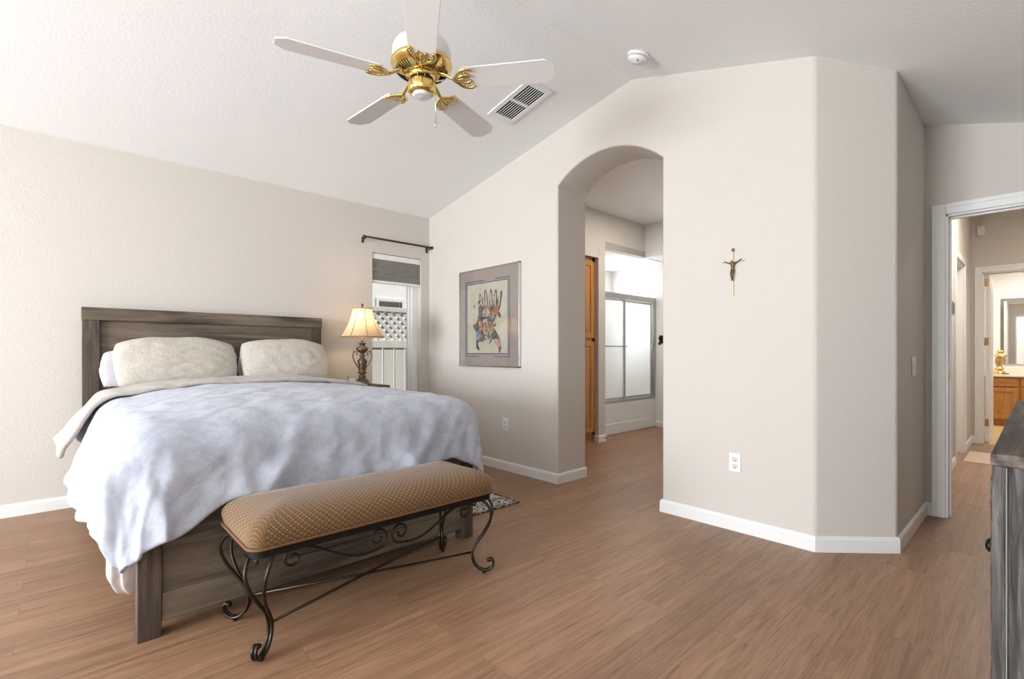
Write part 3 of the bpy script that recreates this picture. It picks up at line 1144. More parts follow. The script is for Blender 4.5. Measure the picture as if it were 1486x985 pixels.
# ---- pillows
def pillow(name, c, w, h, t, rot, m, label, seed):
    g = G()
    Mx = Matrix.Translation(c) @ Matrix.Rotation(rot[2], 4, 'Z') @ Matrix.Rotation(rot[1], 4, 'Y') @ Matrix.Rotation(rot[0], 4, 'X')

    def side(sg):
        def fn(a, b):
            u, v = a * 2 - 1, b * 2 - 1
            x = u * (1 - 0.07 * v * v) * w / 2
            y = v * (1 - (0.26 if v > 0 else 0.08) * abs(u) ** 3.2) * h / 2 + 0.012 * noise.noise((u * 1.5, seed, 0)) * (v > 0)
            th = (max(0, 1 - abs(u) ** 2.6) ** 0.55) * (max(0, 1 - abs(v) ** 2.4) ** 0.55)
            th *= 1 + 0.12 * noise.noise((u * 1.8, v * 1.8, seed))
            wr = 0.008 * noise.noise((u * 5 + v, v * 7, seed + sg)) * th
            return Mx @ Vector((x, y, sg * (t / 2 * th + 0.004) + wr))
        return fn
    g.grid(side(1), 40, 30)
    g.grid(side(-1), 40, 30)
    bmesh.ops.remove_doubles(g.bm, verts=g.bm.verts, dist=0.012)
    bmesh.ops.recalc_face_normals(g.bm, faces=g.bm.faces)
    return obj(name, g, m, None, label, 'pillow', 'bed pillows', sub=1)


PR = math.radians
pillow('pillow', (0.655, 4.335, 1.035), 0.78, 0.40, 0.15, (PR(66), 0, PR(2)), 'pillow', 'left patterned beige pillow leaning on the headboard', 1.0)
pillow('pillow', (1.41, 4.335, 1.035), 0.70, 0.40, 0.15, (PR(66), 0, PR(-2)), 'pillow', 'right patterned beige pillow, the one nearer the lamp', 5.0)
pillow('pillow', (0.575, 4.505, 0.995), 0.74, 0.30, 0.085, (PR(76), PR(0), PR(0)), 'pillow_plain', 'plain lilac-white pillow poking out behind the left patterned pillow', 9.0)
pillow('pillow', (1.44, 4.505, 0.985), 0.72, 0.30, 0.085, (PR(76), PR(0), PR(0)), 'pillow_plain', 'plain white pillow behind the right patterned pillow, mostly hidden', 12.0)

# ================================================================== BENCH
bench = thing('bench', (1.04, 2.07, 0), 'upholstered brown bench with scrolled iron legs at the bed foot', 'bench')
QX0, QX1, QY0, QY1 = 0.485, 1.60, 1.85, 2.285


def rrect(x0, x1, y0, y1, r, z, n=7):
    P = []
    for cx, cy, a0 in ((x1 - r, y1 - r, 0), (x0 + r, y1 - r, PI / 2), (x0 + r, y0 + r, PI), (x1 - r, y0 + r, 1.5 * PI)):
        for k in range(n):
            a = a0 + PI / 2 * k / (n - 1)
            P.append(Vector((cx + r * math.cos(a), cy + r * math.sin(a), z)))
    # extra points on the long sides
    out_ = []
    for i in range(len(P)):
        a, c = P[i], P[(i + 1) % len(P)]
        m_ = max(1, int((c - a).length / 0.06))
        for k in range(m_):
            out_.append(a.lerp(c, k / m_))
    return out_


g = G()
b = bmesh.new()
layers = [(0.004, 0.405), (0.0, 0.42), (-0.006, 0.445), (-0.002, 0.468), (0.014, 0.488), (0.04, 0.505), (0.08, 0.519), (0.13, 0.528), (0.18, 0.532)]
uvl = b.loops.layers.uv.new('weave')
uvd = {}
arc = 0.0
prev = None
ring0 = rrect(QX0, QX1, QY0, QY1, 0.05, 0)
cc = Vector(((QX0 + QX1) / 2, (QY0 + QY1) / 2, 0))
LT = sum(math.hypot(layers[i + 1][0] - layers[i][0], layers[i + 1][1] - layers[i][1]) for i in range(6))
for li, (ins, z) in enumerate(layers):
    if 0 < li <= 6:
        arc += math.hypot(ins - layers[li - 1][0], z - layers[li - 1][1])
    ring = []
    for p in ring0:
        dx = (QX1 - QX0) / 2
        dy = (QY1 - QY0) / 2
        q = p - cc
        sx, sy = (dx - ins) / dx, (dy - ins) / dy
        zz = z + 0.004 * noise.noise((p.x * 5, p.y * 5, 2))
        nv = b.verts.new((cc.x + q.x * sx, cc.y + q.y * sy, zz))
        ring.append(nv)
        if li < 6:
            s6x, s6y = (dx - 0.08) / dx, (dy - 0.08) / dy
            ox = max(0.0, abs(q.x) - (dx - 0.05)) * (1 if q.x > 0 else -1)
            oy = max(0.0, abs(q.y) - (dy - 0.05)) * (1 if q.y > 0 else -1)
            ol = math.hypot(ox, oy) or 1.0
            uvd[nv] = (q.x * s6x + ox / ol * (LT - arc), q.y * s6y + oy / ol * (LT - arc))
        else:
            uvd[nv] = (q.x * sx, q.y * sy)
    if prev:
        for i in range(len(ring)):
            j = (i + 1) % len(ring)
            b.faces.new((prev[i], prev[j], ring[j], ring[i]))
    else:
        b.faces.new(ring[::-1])
    prev = ring
b.faces.new(prev)
for f in b.faces:
    for lp in f.loops:
        lp[uvl].uv = uvd[lp.vert]
g._merge(b, True)
seat = obj('seat', g, 'benchfab', bench)
g = G()
rp = rrect(QX0 - 0.003, QX1 + 0.003, QY0 - 0.003, QY1 + 0.003, 0.05, 0.411)
g.tube(rp, 0.0055, 8, closed=True)
obj('piping', g, 'piping', seat)
g = G()
b = bmesh.new()
g.prism(rrect(QX0 + 0.008, QX1 - 0.008, QY0 + 0.008, QY1 - 0.008, 0.04, 0.376), (0, 0, 0.03))
b.free()
obj('seat_frame', g, 'underside', bench)
LEG = [(-0.055, 0.378), (-0.012, 0.378), (0.022, 0.36), (0.044, 0.315), (0.036, 0.262), (0.006, 0.205), (-0.03, 0.155), (-0.052, 0.105), (-0.046, 0.058), (-0.02, 0.026), (0.015, 0.016), (0.044, 0.03), (0.054, 0.055), (0.042, 0.073), (0.026, 0.066)]
for fx, fy, sx, sy in ((0.535, 1.895, -1, -1), (1.555, 1.895, 1, -1), (0.535, 2.245, -1, 1), (1.555, 2.245, 1, 1)):
    g = G()
    d = Vector((sx, sy, 0)).normalized()
    pr = Vector((-d.y, d.x, 0))
    for s in (-1, 1):
        pts = []
        for r_, z in LEG:
            o_ = 0.0065 + 0.036 * sstep(0.15, 0.36, z)
            pts.append(Vector((fx, fy, z)) + d * r_ + pr * s * o_)
        g.tube(spline(pts, 5), 0.0068, 8)
    g.ball(Vector((fx, fy, 0.066)) + d * 0.03, (0.012, 0.012, 0.010))
    g.lathe([(0, 0.0), (0.007, 0.0), (0.009, 0.006), (0.012, 0.014), (0.012, 0.02), (0, 0.022)], fx + d.x * 0.006, fy + d.y * 0.006, 10)
    obj('leg', g, 'bronze', bench)


def spiral(cx, cz, r0, r1, a0, a1, n=16):
    return [(cx + (r0 + (r1 - r0) * t) * math.cos(a0 + (a1 - a0) * t), cz + (r0 + (r1 - r0) * t) * math.sin(a0 + (a1 - a0) * t)) for t in [k / n for k in range(n + 1)]]


def apron(plane):
    """half scroll in (p, z): p measured from the middle of the bench outward"""
    big = spiral(0.052, 0.318, 0.014, 0.047, PR(-90 - 430), PR(-90), 34)       # centre curl, unwinds downward
    wave = [(p.x, p.z) for p in spline([(x_, 0, z_) for x_, z_ in ((0.052, 0.271), (0.11, 0.266), (0.17, 0.276), (0.24, 0.31), (0.31, 0.35), (0.36, 0.365), (0.386, 0.366))], 6)[2:-2]]
    small = spiral(0.392, 0.330, 0.036, 0.012, PR(90), PR(90 - 400), 24)
    P2 = [p for p in big if True] + wave + small
    return [plane(p, z) for p, z in P2]


for yy in (1.905, 2.235):
    for s in (1, -1):
        g = G()
        pts = apron(lambda p, z, s=s, yy=yy: (1.045 + s * p * 1.02, yy, z))
        g.tube(pts, 0.0052, 8)
        g.ball(pts[0], 0.008)
        g.ball(pts[-1], 0.008)
        obj('apron_scroll', g, 'bronze', bench)
for xx in (0.535, 1.555):
    g = G()
    P2 = spiral(-0.10, 0.335, 0.010, 0.022, PR(0), PR(-400), 16) + [(-0.055, 0.318), (0, 0.30), (0.055, 0.318)] + spiral(0.10, 0.335, 0.022, 0.010, PR(220), PR(620), 16)
    pts = [(xx, 2.07 + p, z) for p, z in P2]
    g.tube(pts, 0.0052, 8)
    obj('side_scroll', g, 'bronze', bench)
for (xa, ya), (xb, yb_) in (((0.572, 1.932), (1.518, 2.208)), ((0.572, 2.208), (1.518, 1.932))):
    g = G()
    dz = 0.004 if ya < 2 else -0.004
    g.tube([(xa, ya, 0.105), ((xa + xb) / 2, (ya + yb_) / 2, 0.105 + dz), (xb, yb_, 0.105)], 0.0058, 8)
    obj('stretcher', g, 'bronze', bench)

# ================================================================== CEILING FAN
FX, FYc, FZ = 1.33, 2.10, 2.456
fan = thing('ceiling_fan', (FX, FYc, 2.40), 'white five-blade ceiling fan with polished brass motor above the bed', 'ceiling fan')
g = G()
g.lathe([(0, 3.099), (0.07, 3.099), (0.07, 3.07), (0.055, 3.035), (0.022, 3.01), (0.02, 3.0), (0, 3.0)], FX, FYc, 28)
obj('canopy', g, 'brass', fan)
g = G()
g.lathe([(0.013, 3.01), (0.013, 2.68), (0.022, 2.675), (0.03, 2.655)], FX, FYc, 16)
obj('downrod', g, 'brass', fan)
g = G()
g.lathe([(0.0, 2.668), (0.05, 2.666), (0.10, 2.652), (0.135, 2.628), (0.145, 2.60), (0.145, 2.548), (0.138, 2.538), (0.0, 2.538)], FX, FYc, 40)
hous = obj('motor_housing', g, 'white_gloss', fan)
g = G()
g.lathe([(0.139, 2.552), (0.150, 2.546), (0.152, 2.535), (0.148, 2.524), (0.138, 2.518), (0.132, 2.508), (0.085, 2.486), (0.075, 2.482), (0.0, 2.482)], FX, FYc, 40)
mb = obj('motor_band', g, 'brass', fan, label='polished brass band with vent slots')
for k in range(50):
    a = 2 * PI * k / 50
    if k % 10 in (0, 9):
        continue
    c, sn = math.cos(a), math.sin(a)
    g = G()
    g.tube([(FX + c * 0.088, FYc + sn * 0.088, 2.4866), (FX + c * 0.128, FYc + sn * 0.128, 2.5054)], 0.0024, 6)
    obj('vent_slot', g, 'black', mb)
g = G()
g.lathe([(0.0, 2.49), (0.066, 2.488), (0.069, 2.478), (0.062, 2.468), (0.056, 2.462), (0.056, 2.452)], FX, FYc, 30)
g.lathe([(0.056, 2.455), (0.068, 2.447), (0.070, 2.436), (0.068, 2.402), (0.062, 2.394), (0.05, 2.39), (0, 2.39)], FX, FYc, 30)
sw = obj('switch_housing', g, 'brass', fan)
g = G()
for k in range(10):
    a = 2 * PI * (k + 0.5) / 10
    g.box(-0.016, 0.016, -0.003, 0.003, -0.008, 0.008, 0.002, M4=Matrix.Translation((FX + 0.0565 * math.cos(a), FYc + 0.0565 * math.sin(a), 2.459)) @ Matrix.Rotation(a + PI / 2, 4, 'Z'))
obj('dark_opening', g, 'black', sw, label='black openings between brass collars')
g = G()
g.lathe([(0.046, 2.392), (0.046, 2.384), (0.036, 2.378), (0.026, 2.380), (0.012, 2.376), (0.0, 2.374)], FX, FYc, 28)
obj('bottom_cap', g, 'white_gloss', fan)
g = G()
px_, py_ = FX + 0.047, FYc - 0.045
g.tube([(FX + 0.036, FYc - 0.034, 2.41), (px_, py_, 2.405), (px_ + 0.003, py_ - 0.003, 2.39), (px_ + 0.003, py_ - 0.003, 2.255)], 0.0016, 6)
g.lathe([(0, 2.258), (0.004, 2.255), (0.0055, 2.24), (0.004, 2.228), (0, 2.226)], px_ + 0.003, py_ - 0.003, 10)
obj('pull_chain', g, 'chrome', fan)
for k in range(5):
    an = 2.888 - k * 2 * PI / 5
    R4 = Matrix.Translation((FX, FYc, FZ)) @ Matrix.Rotation(an, 4, 'Z')
    T4 = R4 @ Matrix.Rotation(PR(-12), 4, 'X')
    g = G()
    r0, r1 = 0.205, 0.665
    poly = [(r0, -0.055), (r0 + 0.012, -0.064), (r1 - 0.045, -0.074), (r1 - 0.004, -0.040), (r1, -0.030), (r1, 0.030), (r1 - 0.004, 0.040), (r1 - 0.045, 0.074), (r0 + 0.012, 0.064), (r0, 0.055)]
    g.prism([(x_, y_, 0.0) for x_, y_ in poly], (0, 0, 0.007), M4=T4, bev=0.0015)
    bl = obj('blade', g, 'white_gloss', fan)
    g = G()
    # forked brass arm: stem from the motor then two petals hugging the blade root
    g.tube([R4 @ Vector(p) for p in ((0.075, 0, 0.034), (0.115, 0, 0.026), (0.150, 0, 0.004), (0.185, 0, -0.010))], [0.015, 0.013, 0.012, 0.012], 8, flat=0.6)
    for s in (-1, 1):
        g.tube([T4 @ Vector(p) for p in spline([(0.165, 0, -0.008), (0.185, s * 0.026, -0.007), (0.205, s * 0.050, -0.006), (0.24, s * 0.060, -0.006), (0.262, s * 0.050, -0.006)], 5)], 0.0095, 7, flat=0.6)
        g.tube([T4 @ Vector(p) for p in spline([(0.17, 0, -0.008), (0.20, s * 0.018, -0.007), (0.228, s * 0.024, -0.006), (0.25, s * 0.016, -0.006)], 5)], 0.0085, 7, flat=0.6)
    g.tube([T4 @ Vector(p) for p in ((0.17, 0, -0.008), (0.235, 0, -0.006))], 0.008, 7, flat=0.6)
    for s in (-1, 0, 1):
        g.ball(T4 @ Vector((0.225 + (0.01 if s == 0 else 0), s * 0.045, -0.008)), (0.006, 0.006, 0.004))
    obj('blade_arm', g, 'brass', bl, label='scrolled brass blade arm')

# ================================================================== CEILING VENT, SMOKE DETECTOR
mslope = (RIDGE_Z - EAVE) / (YN - RIDGE_Y)
angs = math.atan(mslope)
vc = Vector((2.545, 2.665, ceil_z(2.665)))
V4 = Matrix.Translation(vc) @ Matrix.Rotation(-angs, 4, 'X')
vent = thing('air_vent', vc, 'white ceiling air vent with dark louvers near the arch wall', 'vent')
g = G()
hx, hy = 0.125, 0.235
for x0, x1, y0, y1 in ((-hx, -0.086, -hy, hy), (0.086, hx, -hy, hy), (-0.086, 0.086, -hy, -0.185), (-0.086, 0.086, 0.185, hy), (-0.086, 0.086, -0.012, 0.012)):
    g.box(x0, x1, y0, y1, -0.010, 0.0, 0.002, M4=V4)
obj('vent_frame', g, 'white', vent)
g = G()
g.box(-0.086, 0.086, -0.185, 0.185, -0.002, -0.0005, M4=V4)
obj('duct_opening', g, 'dark', vent, label='dark duct opening')
for k in range(7):
    g = G()
    x0 = -0.068 + k * 0.0213
    for y0, y1 in ((-0.184, -0.012), (0.012, 0.184)):
        g.box(-0.0016, 0.0016, y0, y1, -0.004, 0.004, M4=V4 @ Matrix.Translation((x0 + 0.004, 0, -0.006)) @ Matrix.Rotation(PR(48), 4, 'Y'))
    obj('louver', g, 'white', vent)
sy_ = 1.755
S4 = Matrix.Translation((2.735, sy_, ceil_z(sy_))) @ Matrix.Rotation(math.atan(0.30), 4, 'X')
smk = thing('smoke_detector', (2.735, sy_, ceil_z(sy_)), 'round white smoke detector on the ceiling near the ridge', 'smoke detector')
g = G()
g.lathe([(0.0, 0), (0.072, 0), (0.072, -0.012), (0.066, -0.017), (0, -0.017)], n=36, M4=S4)
obj('base_plate', g, 'white', smk)
g = G()
g.lathe([(0.058, -0.017), (0.058, -0.021), (0.0, -0.021)], n=36, M4=S4)
obj('vent_gap', g, 'dark', smk, label='dark air gap ring')
g = G()
g.lathe([(0.0, -0.020), (0.063, -0.021), (0.062, -0.034), (0.052, -0.044), (0.022, -0.047), (0.020, -0.050), (0.0, -0.050)], n=36, M4=S4)
obj('cover', g, 'white', smk)
g = G()
g.ball(S4 @ Vector((-0.03, -0.025, -0.046)), 0.005)
obj('indicator', g, 'dark', smk)

# ================================================================== CURTAIN ROD, BLIND
rod = thing('curtain_rod', (2.66, YN - 0.06, 2.27), 'bare dark brown curtain rod above the narrow window', 'curtain rod')
g = G()
g.tube([(2.262, YN - 0.075, 2.275), (3.05, YN - 0.075, 2.275)], 0.0105, 10)
obj('pole', g, 'rodbrown', rod)
for x in (2.262, 3.05):
    g = G()
    g.lathe([(0, 0), (0.013, 0), (0.016, 0.006), (0.016, 0.014), (0.008, 0.02), (0, 0.02)], n=14, M4=Matrix.Translation((x, YN - 0.075, 2.275)) @ Matrix.Rotation(-PI / 2 if x < 2.6 else PI / 2, 4, 'Y'))
    obj('end_cap', g, 'rodbrown', rod)
    g = G()
    xb = x + (0.012 if x < 2.6 else -0.012)
    g.tube([(xb, YN - 0.075, 2.262), (xb, YN - 0.004, 2.255)], 0.006, 8)
    g.box(xb - 0.012, xb + 0.012, YN - 0.005, YN, 2.225, 2.285, 0.002)
    obj('bracket', g, 'rodbrown', rod)
bl = thing('window_blind', (2.67, YN + 0.05, 1.82), 'raised grey cellular blind at the top of the window', 'blind')
g = G()
g.box(WX0 + 0.004, WX1 - 0.004, YN + 0.012, YN + 0.062, WZ1 - 0.062, WZ1 - 0.004, 0.004)
obj('head_rail', g, 'trim', bl)
g = G()
nP = 11
zt, zb = WZ1 - 0.062, 1.862
for k in range(nP):
    z1 = zt - (zt - zb) * k / nP
    z0 = zt - (zt - zb) * (k + 1) / nP
    zm = (z0 + z1) / 2
    g.prism([(WX0 + 0.008, YN + 0.022, z1), (WX0 + 0.008, YN + 0.014, zm), (WX0 + 0.008, YN + 0.022, z0), (WX0 + 0.008, YN + 0.052, z0), (WX0 + 0.008, YN + 0.06, zm), (WX0 + 0.008, YN + 0.052, z1)], (WX1 - WX0 - 0.016, 0, 0))
obj('pleats', g, 'blind', bl)
g = G()
g.box(WX0 + 0.006, WX1 - 0.006, YN + 0.014, YN + 0.06, 1.835, 1.862, 0.004)
g.box(2.655, 2.685, YN + 0.010, YN + 0.015, 1.852, 1.864, 0.002)
obj('bottom_rail', g, 'white', bl)

# ================================================================== NIGHTSTAND, LAMP, SMALL FRAME
NX0, NX1, NY0, NY1, NZ = 1.93, 2.31, 4.20, 4.62, 0.795
ns = thing('nightstand', (2.16, 4.4, 0), 'weathered wooden nightstand under the lamp, mostly hidden by the bed', 'nightstand')
g = G()
g.box(NX0, NX1, NY0, NY1, NZ - 0.03, NZ, 0.004)
obj('top', g, 'grayx', ns)
g = G()
g.box(NX0 + 0.02, NX1 - 0.02, NY0 + 0.02, NY1 - 0.01, 0.10, NZ - 0.03, 0.003)
obj('body', g, 'grayz', ns)
for x in (NX0 + 0.02, NX1 - 0.07):
    for y in (NY0 + 0.02, NY1 - 0.06):
        g = G()
        g.box(x, x + 0.05, y, y + 0.05, 0, 0.10, 0.003)
        obj('leg', g, 'grayz', ns)
for z0 in (0.13, 0.34, 0.55):
    g = G()
    g.box(NX0 + 0.045, NX1 - 0.045, NY0 + 0.006, NY0 + 0.022, z0, z0 + 0.19, 0.003)
    dwr = obj('drawer', g, 'grayx', ns)
    g = G()
    g.ball((2.165, NY0 - 0.008, z0 + 0.095), 0.014)
    g.tube([(2.165, NY0 - 0.008, z0 + 0.095), (2.165, NY0 + 0.008, z0 + 0.095)], 0.006)
    obj('knob', g, 'black', dwr)
LX, LY = 2.105, 4.36
lampo = thing('table_lamp', (LX, LY, NZ), 'lit bronze table lamp with cream bell shade beside the bed', 'lamp')
g = G()
g.lathe([(0, NZ), (0.078, NZ), (0.080, NZ + 0.008), (0.072, NZ + 0.018), (0.066, NZ + 0.022), (0.058, NZ + 0.045), (0.036, NZ + 0.062), (0.028, NZ + 0.07), (0.034, NZ + 0.08), (0.034, NZ + 0.088), (0.022, NZ + 0.10), (0.024, NZ + 0.108), (0.044, NZ + 0.114), (0.044, NZ + 0.120), (0.028, NZ + 0.128), (0.030, NZ + 0.15), (0.042, NZ + 0.21), (0.044, NZ + 0.235), (0.030, NZ + 0.25), (0.018, NZ + 0.262), (0.020, NZ + 0.272), (0.030, NZ + 0.28), (0.020, NZ + 0.29), (0.018, NZ + 0.30), (0.030, NZ + 0.31), (0.052, NZ + 0.328), (0.056, NZ + 0.345), (0.046, NZ + 0.36), (0.030, NZ + 0.366), (0.022, NZ + 0.372), (0.024, NZ + 0.386), (0.036, NZ + 0.395), (0.036, NZ + 0.400), (0, NZ + 0.402)], LX, LY, 24)
obj('base', g, 'lampbronze', lampo)
g = G()
dirh = Vector((0.734, -0.679, 0))
for s in (-1, 1):
    pts = [(0.026, 0.125), (0.034, 0.16), (0.060, 0.20), (0.084, 0.25), (0.090, 0.285), (0.078, 0.312), (0.056, 0.315), (0.044, 0.300), (0.052, 0.288), (0.062, 0.294)]
    P3 = [Vector((LX, LY, NZ)) + dirh * s * r_ + Vector((0, 0, z)) for r_, z in pts]
    g.tube(spline(P3, 5), 0.0058, 8)
    P3 = [Vector((LX, LY, NZ)) + dirh * s * r_ + Vector((0, 0, z)) for r_, z in ((0.070, 0.312), (0.082, 0.325), (0.086, 0.338))]
    g.tube(P3, [0.006, 0.005, 0.003], 8)
obj('handle', g, 'lampbronze', lampo)
g = G()
g.tube([(LX, LY, NZ + 0.40), (LX, LY, NZ + 0.47)], 0.011, 12)
g.tube([(LX, LY, NZ + 0.47), (LX, LY, NZ + 0.52)], 0.016, 12)
obj('socket', g, 'brass_old', lampo)
g = G()
SB, ST = 1.25, 1.517
NS = 48


def shade_fn(a, b):
    th = 2 * PI * a
    rr_ = 0.088 + (0.200 - 0.088) * (0.42 * b + 0.58 * b ** 2.1)
    lob = 1 - 0.02 * abs(math.cos(th * 4)) ** 6
    return (LX + rr_ * lob * math.cos(th), LY + rr_ * lob * math.sin(th), ST + (SB - ST) * b)


g.grid(shade_fn, NS, 14, wrap_u=True)
sh = obj('lamp_shade', g, 'shade', lampo)
g = G()
for k in range(8):
    a = (k + 0.5) / 8 + 0.03
    g.tube([Vector(shade_fn(a, j / 10)) + Vector((math.cos(2 * PI * a), math.sin(2 * PI * a), 0)) * 0.001 for j in range(11)], 0.0026, 6)
g.tube([shade_fn(k / 48, 0) for k in range(48)], 0.004, 6, closed=True)
g.tube([shade_fn(k / 48, 1) for k in range(48)], 0.0045, 6, closed=True)
obj('shade_braid', g, 'shade_trim', sh, label='brown braid on the shade seams')
g = G()
for k in range(3):
    a = 2 * PI * k / 3
    g.tube([(LX, LY, ST - 0.002), (LX + 0.087 * math.cos(a), LY + 0.087 * math.sin(a), ST - 0.002)], 0.002, 6)
g.tube([(LX + 0.017, LY, NZ + 0.50), (LX + 0.05, LY, NZ + 0.56), (LX + 0.05, LY, NZ + 0.64), (LX, LY, ST)], 0.002, 6)
g.tube([(LX - 0.017, LY, NZ + 0.50), (LX - 0.05, LY, NZ + 0.56), (LX - 0.05, LY, NZ + 0.64), (LX, LY, ST)], 0.002, 6)
obj('harp', g, 'brass_old', lampo)
g = G()
g.lathe([(0.004, ST - 0.004), (0.010, ST + 0.006), (0.006, ST + 0.014), (0.012, ST + 0.024), (0.012, ST + 0.036), (0.006, ST + 0.048), (0, ST + 0.052)], LX, LY, 14)
obj('finial', g, 'lampbronze', lampo)
g = G()
g.ball((LX, LY, NZ + 0.565), (0.028, 0.028, 0.038))
obj('bulb', g, 'opal', lampo, label='glowing bulb')
lamp('table_lamp_light', 'POINT', (LX, LY, NZ + 0.62), (0, 0, 0), 5.5, (1, 0.74, 0.46), shadow_soft_size=0.04)
pf = thing('photo_frame', (1.975, 4.30, NZ), 'tiny gold picture frame on the nightstand beside the lamp', 'picture frame')
g = G()
for x0, x1, z0, z1 in ((1.935, 1.943, 0, 0.085), (2.007, 2.015, 0, 0.085), (1.943, 2.007, 0, 0.008), (1.943, 2.007, 0.077, 0.085)):
    g.box(x0, x1, 4.295, 4.305, NZ + z0, NZ + z1, 0.001)
g.ball((1.937, 4.30, NZ + 0.09), 0.007)
obj('frame', g, 'gold', pf)
g = G()
g.box(1.942, 2.008, 4.299, 4.303, NZ + 0.006, NZ + 0.079)
obj('print', g, 'stucco', pf)

# ================================================================== FRAMED ARTWORK
PY0, PY1, PZ0, PZ1 = 3.196, 4.096, 0.965, 1.93
art = thing('framed_artwork', (XE - 0.015, (PY0 + PY1) / 2, PZ0), 'framed abstract hand print under glass with blue mat lines on arch wall', 'picture')


def au(u, v):
    """image coordinates on the picture: u to the right as seen from the room, v down"""
    return PY1 - (PY1 - PY0) * u, PZ1 - (PZ1 - PZ0) * v


g = G()
t_ = 0.011
for y0, y1, z0, z1 in ((PY0, PY0 + t_, PZ0, PZ1), (PY1 - t_, PY1, PZ0, PZ1), (PY0, PY1, PZ0, PZ0 + t_), (PY0, PY1, PZ1 - t_, PZ1)):
    g.box(XE - 0.032, XE - 0.001, y0, y1, z0, z1, 0.001)
obj('frame', g, 'silver', art)
g = G()
g.box(XE - 0.018, XE - 0.002, PY0 + 0.004, PY1 - 0.004, PZ0 + 0.004, PZ1 - 0.004)
mb_ = obj('mat_board', g, 'matboard', art)


def rect_uv(g, u0, u1, v0, v1, x, dx=0.0006):
    ya, za = au(u0, v0)
    yb2, zb2 = au(u1, v1)
    g.box(x - dx, x, min(ya, yb2), max(ya, yb2), min(za, zb2), max(za, zb2))


g = G()
X1 = XE - 0.018
for a in ((0.105, 0.44, 0.118, 0.128), (0.62, 0.85, 0.118, 0.128), (0.105, 0.115, 0.118, 0.90), (0.84, 0.85, 0.118, 0.42), (0.105, 0.36, 0.893, 0.90), (0.60, 0.85, 0.893, 0.90), (0.84, 0.85, 0.42, 0.90),
          (0.13, 0.825, 0.142, 0.152), (0.13, 0.825, 0.862, 0.872), (0.13, 0.14, 0.142, 0.872), (0.815, 0.825, 0.142, 0.872)):
    rect_uv(g, *a, X1)
obj('mat_lines', g, 'matblue', mb_, label='thin dark blue mat lines')
g = G()
rect_uv(g, 0.14, 0.815, 0.152, 0.862, X1)
obj('art_paper', g, 'paper', art)
ar = random.Random(3)


def blob(g, pts, mi, x):
    P3 = spline([(0, *au(u, v)) for u, v in pts + pts[:1]], 6)[:-1]
    g.prism([(x, p.y, p.z) for p in P3], (-0.0003, 0, 0), mi=mi)


g = G()
X2 = X1 - 0.0006
hand = [(0.36, 0.30), (0.40, 0.38), (0.50, 0.40), (0.62, 0.36), (0.72, 0.27), (0.70, 0.42), (0.62, 0.52), (0.60, 0.60), (0.68, 0.70), (0.72, 0.80), (0.68, 0.86), (0.66, 0.76), (0.56, 0.72), (0.42, 0.74), (0.33, 0.76), (0.36, 0.83), (0.30, 0.80), (0.30, 0.66), (0.24, 0.58), (0.31, 0.54), (0.34, 0.44), (0.33, 0.36)]
blob(g, hand, 0, X2)
for u0, v0, u1, v1, wd in ((0.41, 0.40, 0.37, 0.25, 0.030), (0.48, 0.40, 0.46, 0.22, 0.030), (0.55, 0.40, 0.55, 0.22, 0.028), (0.61, 0.40, 0.63, 0.23, 0.028), (0.67, 0.41, 0.715, 0.25, 0.028)):
    blob(g, [(u0 - wd, v0), (u1 - wd * 0.7, v1 + 0.03), (u1, v1), (u1 + wd * 0.7, v1 + 0.03), (u0 + wd, v0)], 0, X2 - 0.0004)
for pts, mi in (([(0.44, 0.40), (0.54, 0.41), (0.56, 0.46), (0.46, 0.47), (0.41, 0.44)], 3), ([(0.56, 0.42), (0.66, 0.40), (0.68, 0.46), (0.62, 0.50), (0.57, 0.47)], 2), ([(0.34, 0.54), (0.39, 0.52), (0.41, 0.60), (0.36, 0.64)], 2),
                ([(0.29, 0.64), (0.36, 0.63), (0.38, 0.70), (0.31, 0.72)], 1), ([(0.42, 0.52), (0.50, 0.50), (0.53, 0.62), (0.46, 0.68), (0.41, 0.62)], 4), ([(0.52, 0.55), (0.58, 0.54), (0.60, 0.64), (0.53, 0.67)], 3),
                ([(0.60, 0.72), (0.69, 0.73), (0.71, 0.80), (0.62, 0.78)], 4), ([(0.42, 0.47), (0.60, 0.49), (0.58, 0.52), (0.44, 0.51)], 1), ([(0.40, 0.28), (0.42, 0.33), (0.44, 0.30)], 3), ([(0.50, 0.28), (0.52, 0.34), (0.54, 0.29)], 4), ([(0.58, 0.28), (0.61, 0.34), (0.62, 0.29)], 3)):
    blob(g, pts, mi, X2 - 0.0008)
for pts in ([(0.43, 0.56), (0.47, 0.55), (0.48, 0.565), (0.44, 0.575)], [(0.45, 0.63), (0.51, 0.62), (0.50, 0.64), (0.46, 0.645)], [(0.38, 0.47), (0.42, 0.52), (0.40, 0.58), (0.385, 0.52)], [(0.26, 0.36), (0.275, 0.37), (0.27, 0.40), (0.255, 0.38)]):
    blob(g, pts, 0, X2 - 0.0012)
for k in range(46):
    u0 = 0.33 + 0.36 * ar.random()
    v0 = 0.34 + 0.40 * ar.random()
    an = ar.uniform(-0.6, 0.9) + (PI / 2)
    ln = ar.uniform(0.03, 0.09)
    wd = ar.uniform(0.004, 0.011)
    du, dv = math.cos(an) * ln, math.sin(an) * ln * 0.9
    blob(g, [(u0 - wd, v0), (u0 + du * 0.5 - wd * 1.6, v0 + dv * 0.5), (u0 + du, v0 + dv), (u0 + du * 0.5 + wd * 1.4, v0 + dv * 0.5), (u0 + wd, v0)], ar.choice([0, 0, 0, 4, 3, 5, 5]), X2 - 0.0015 - 0.00001 * k)
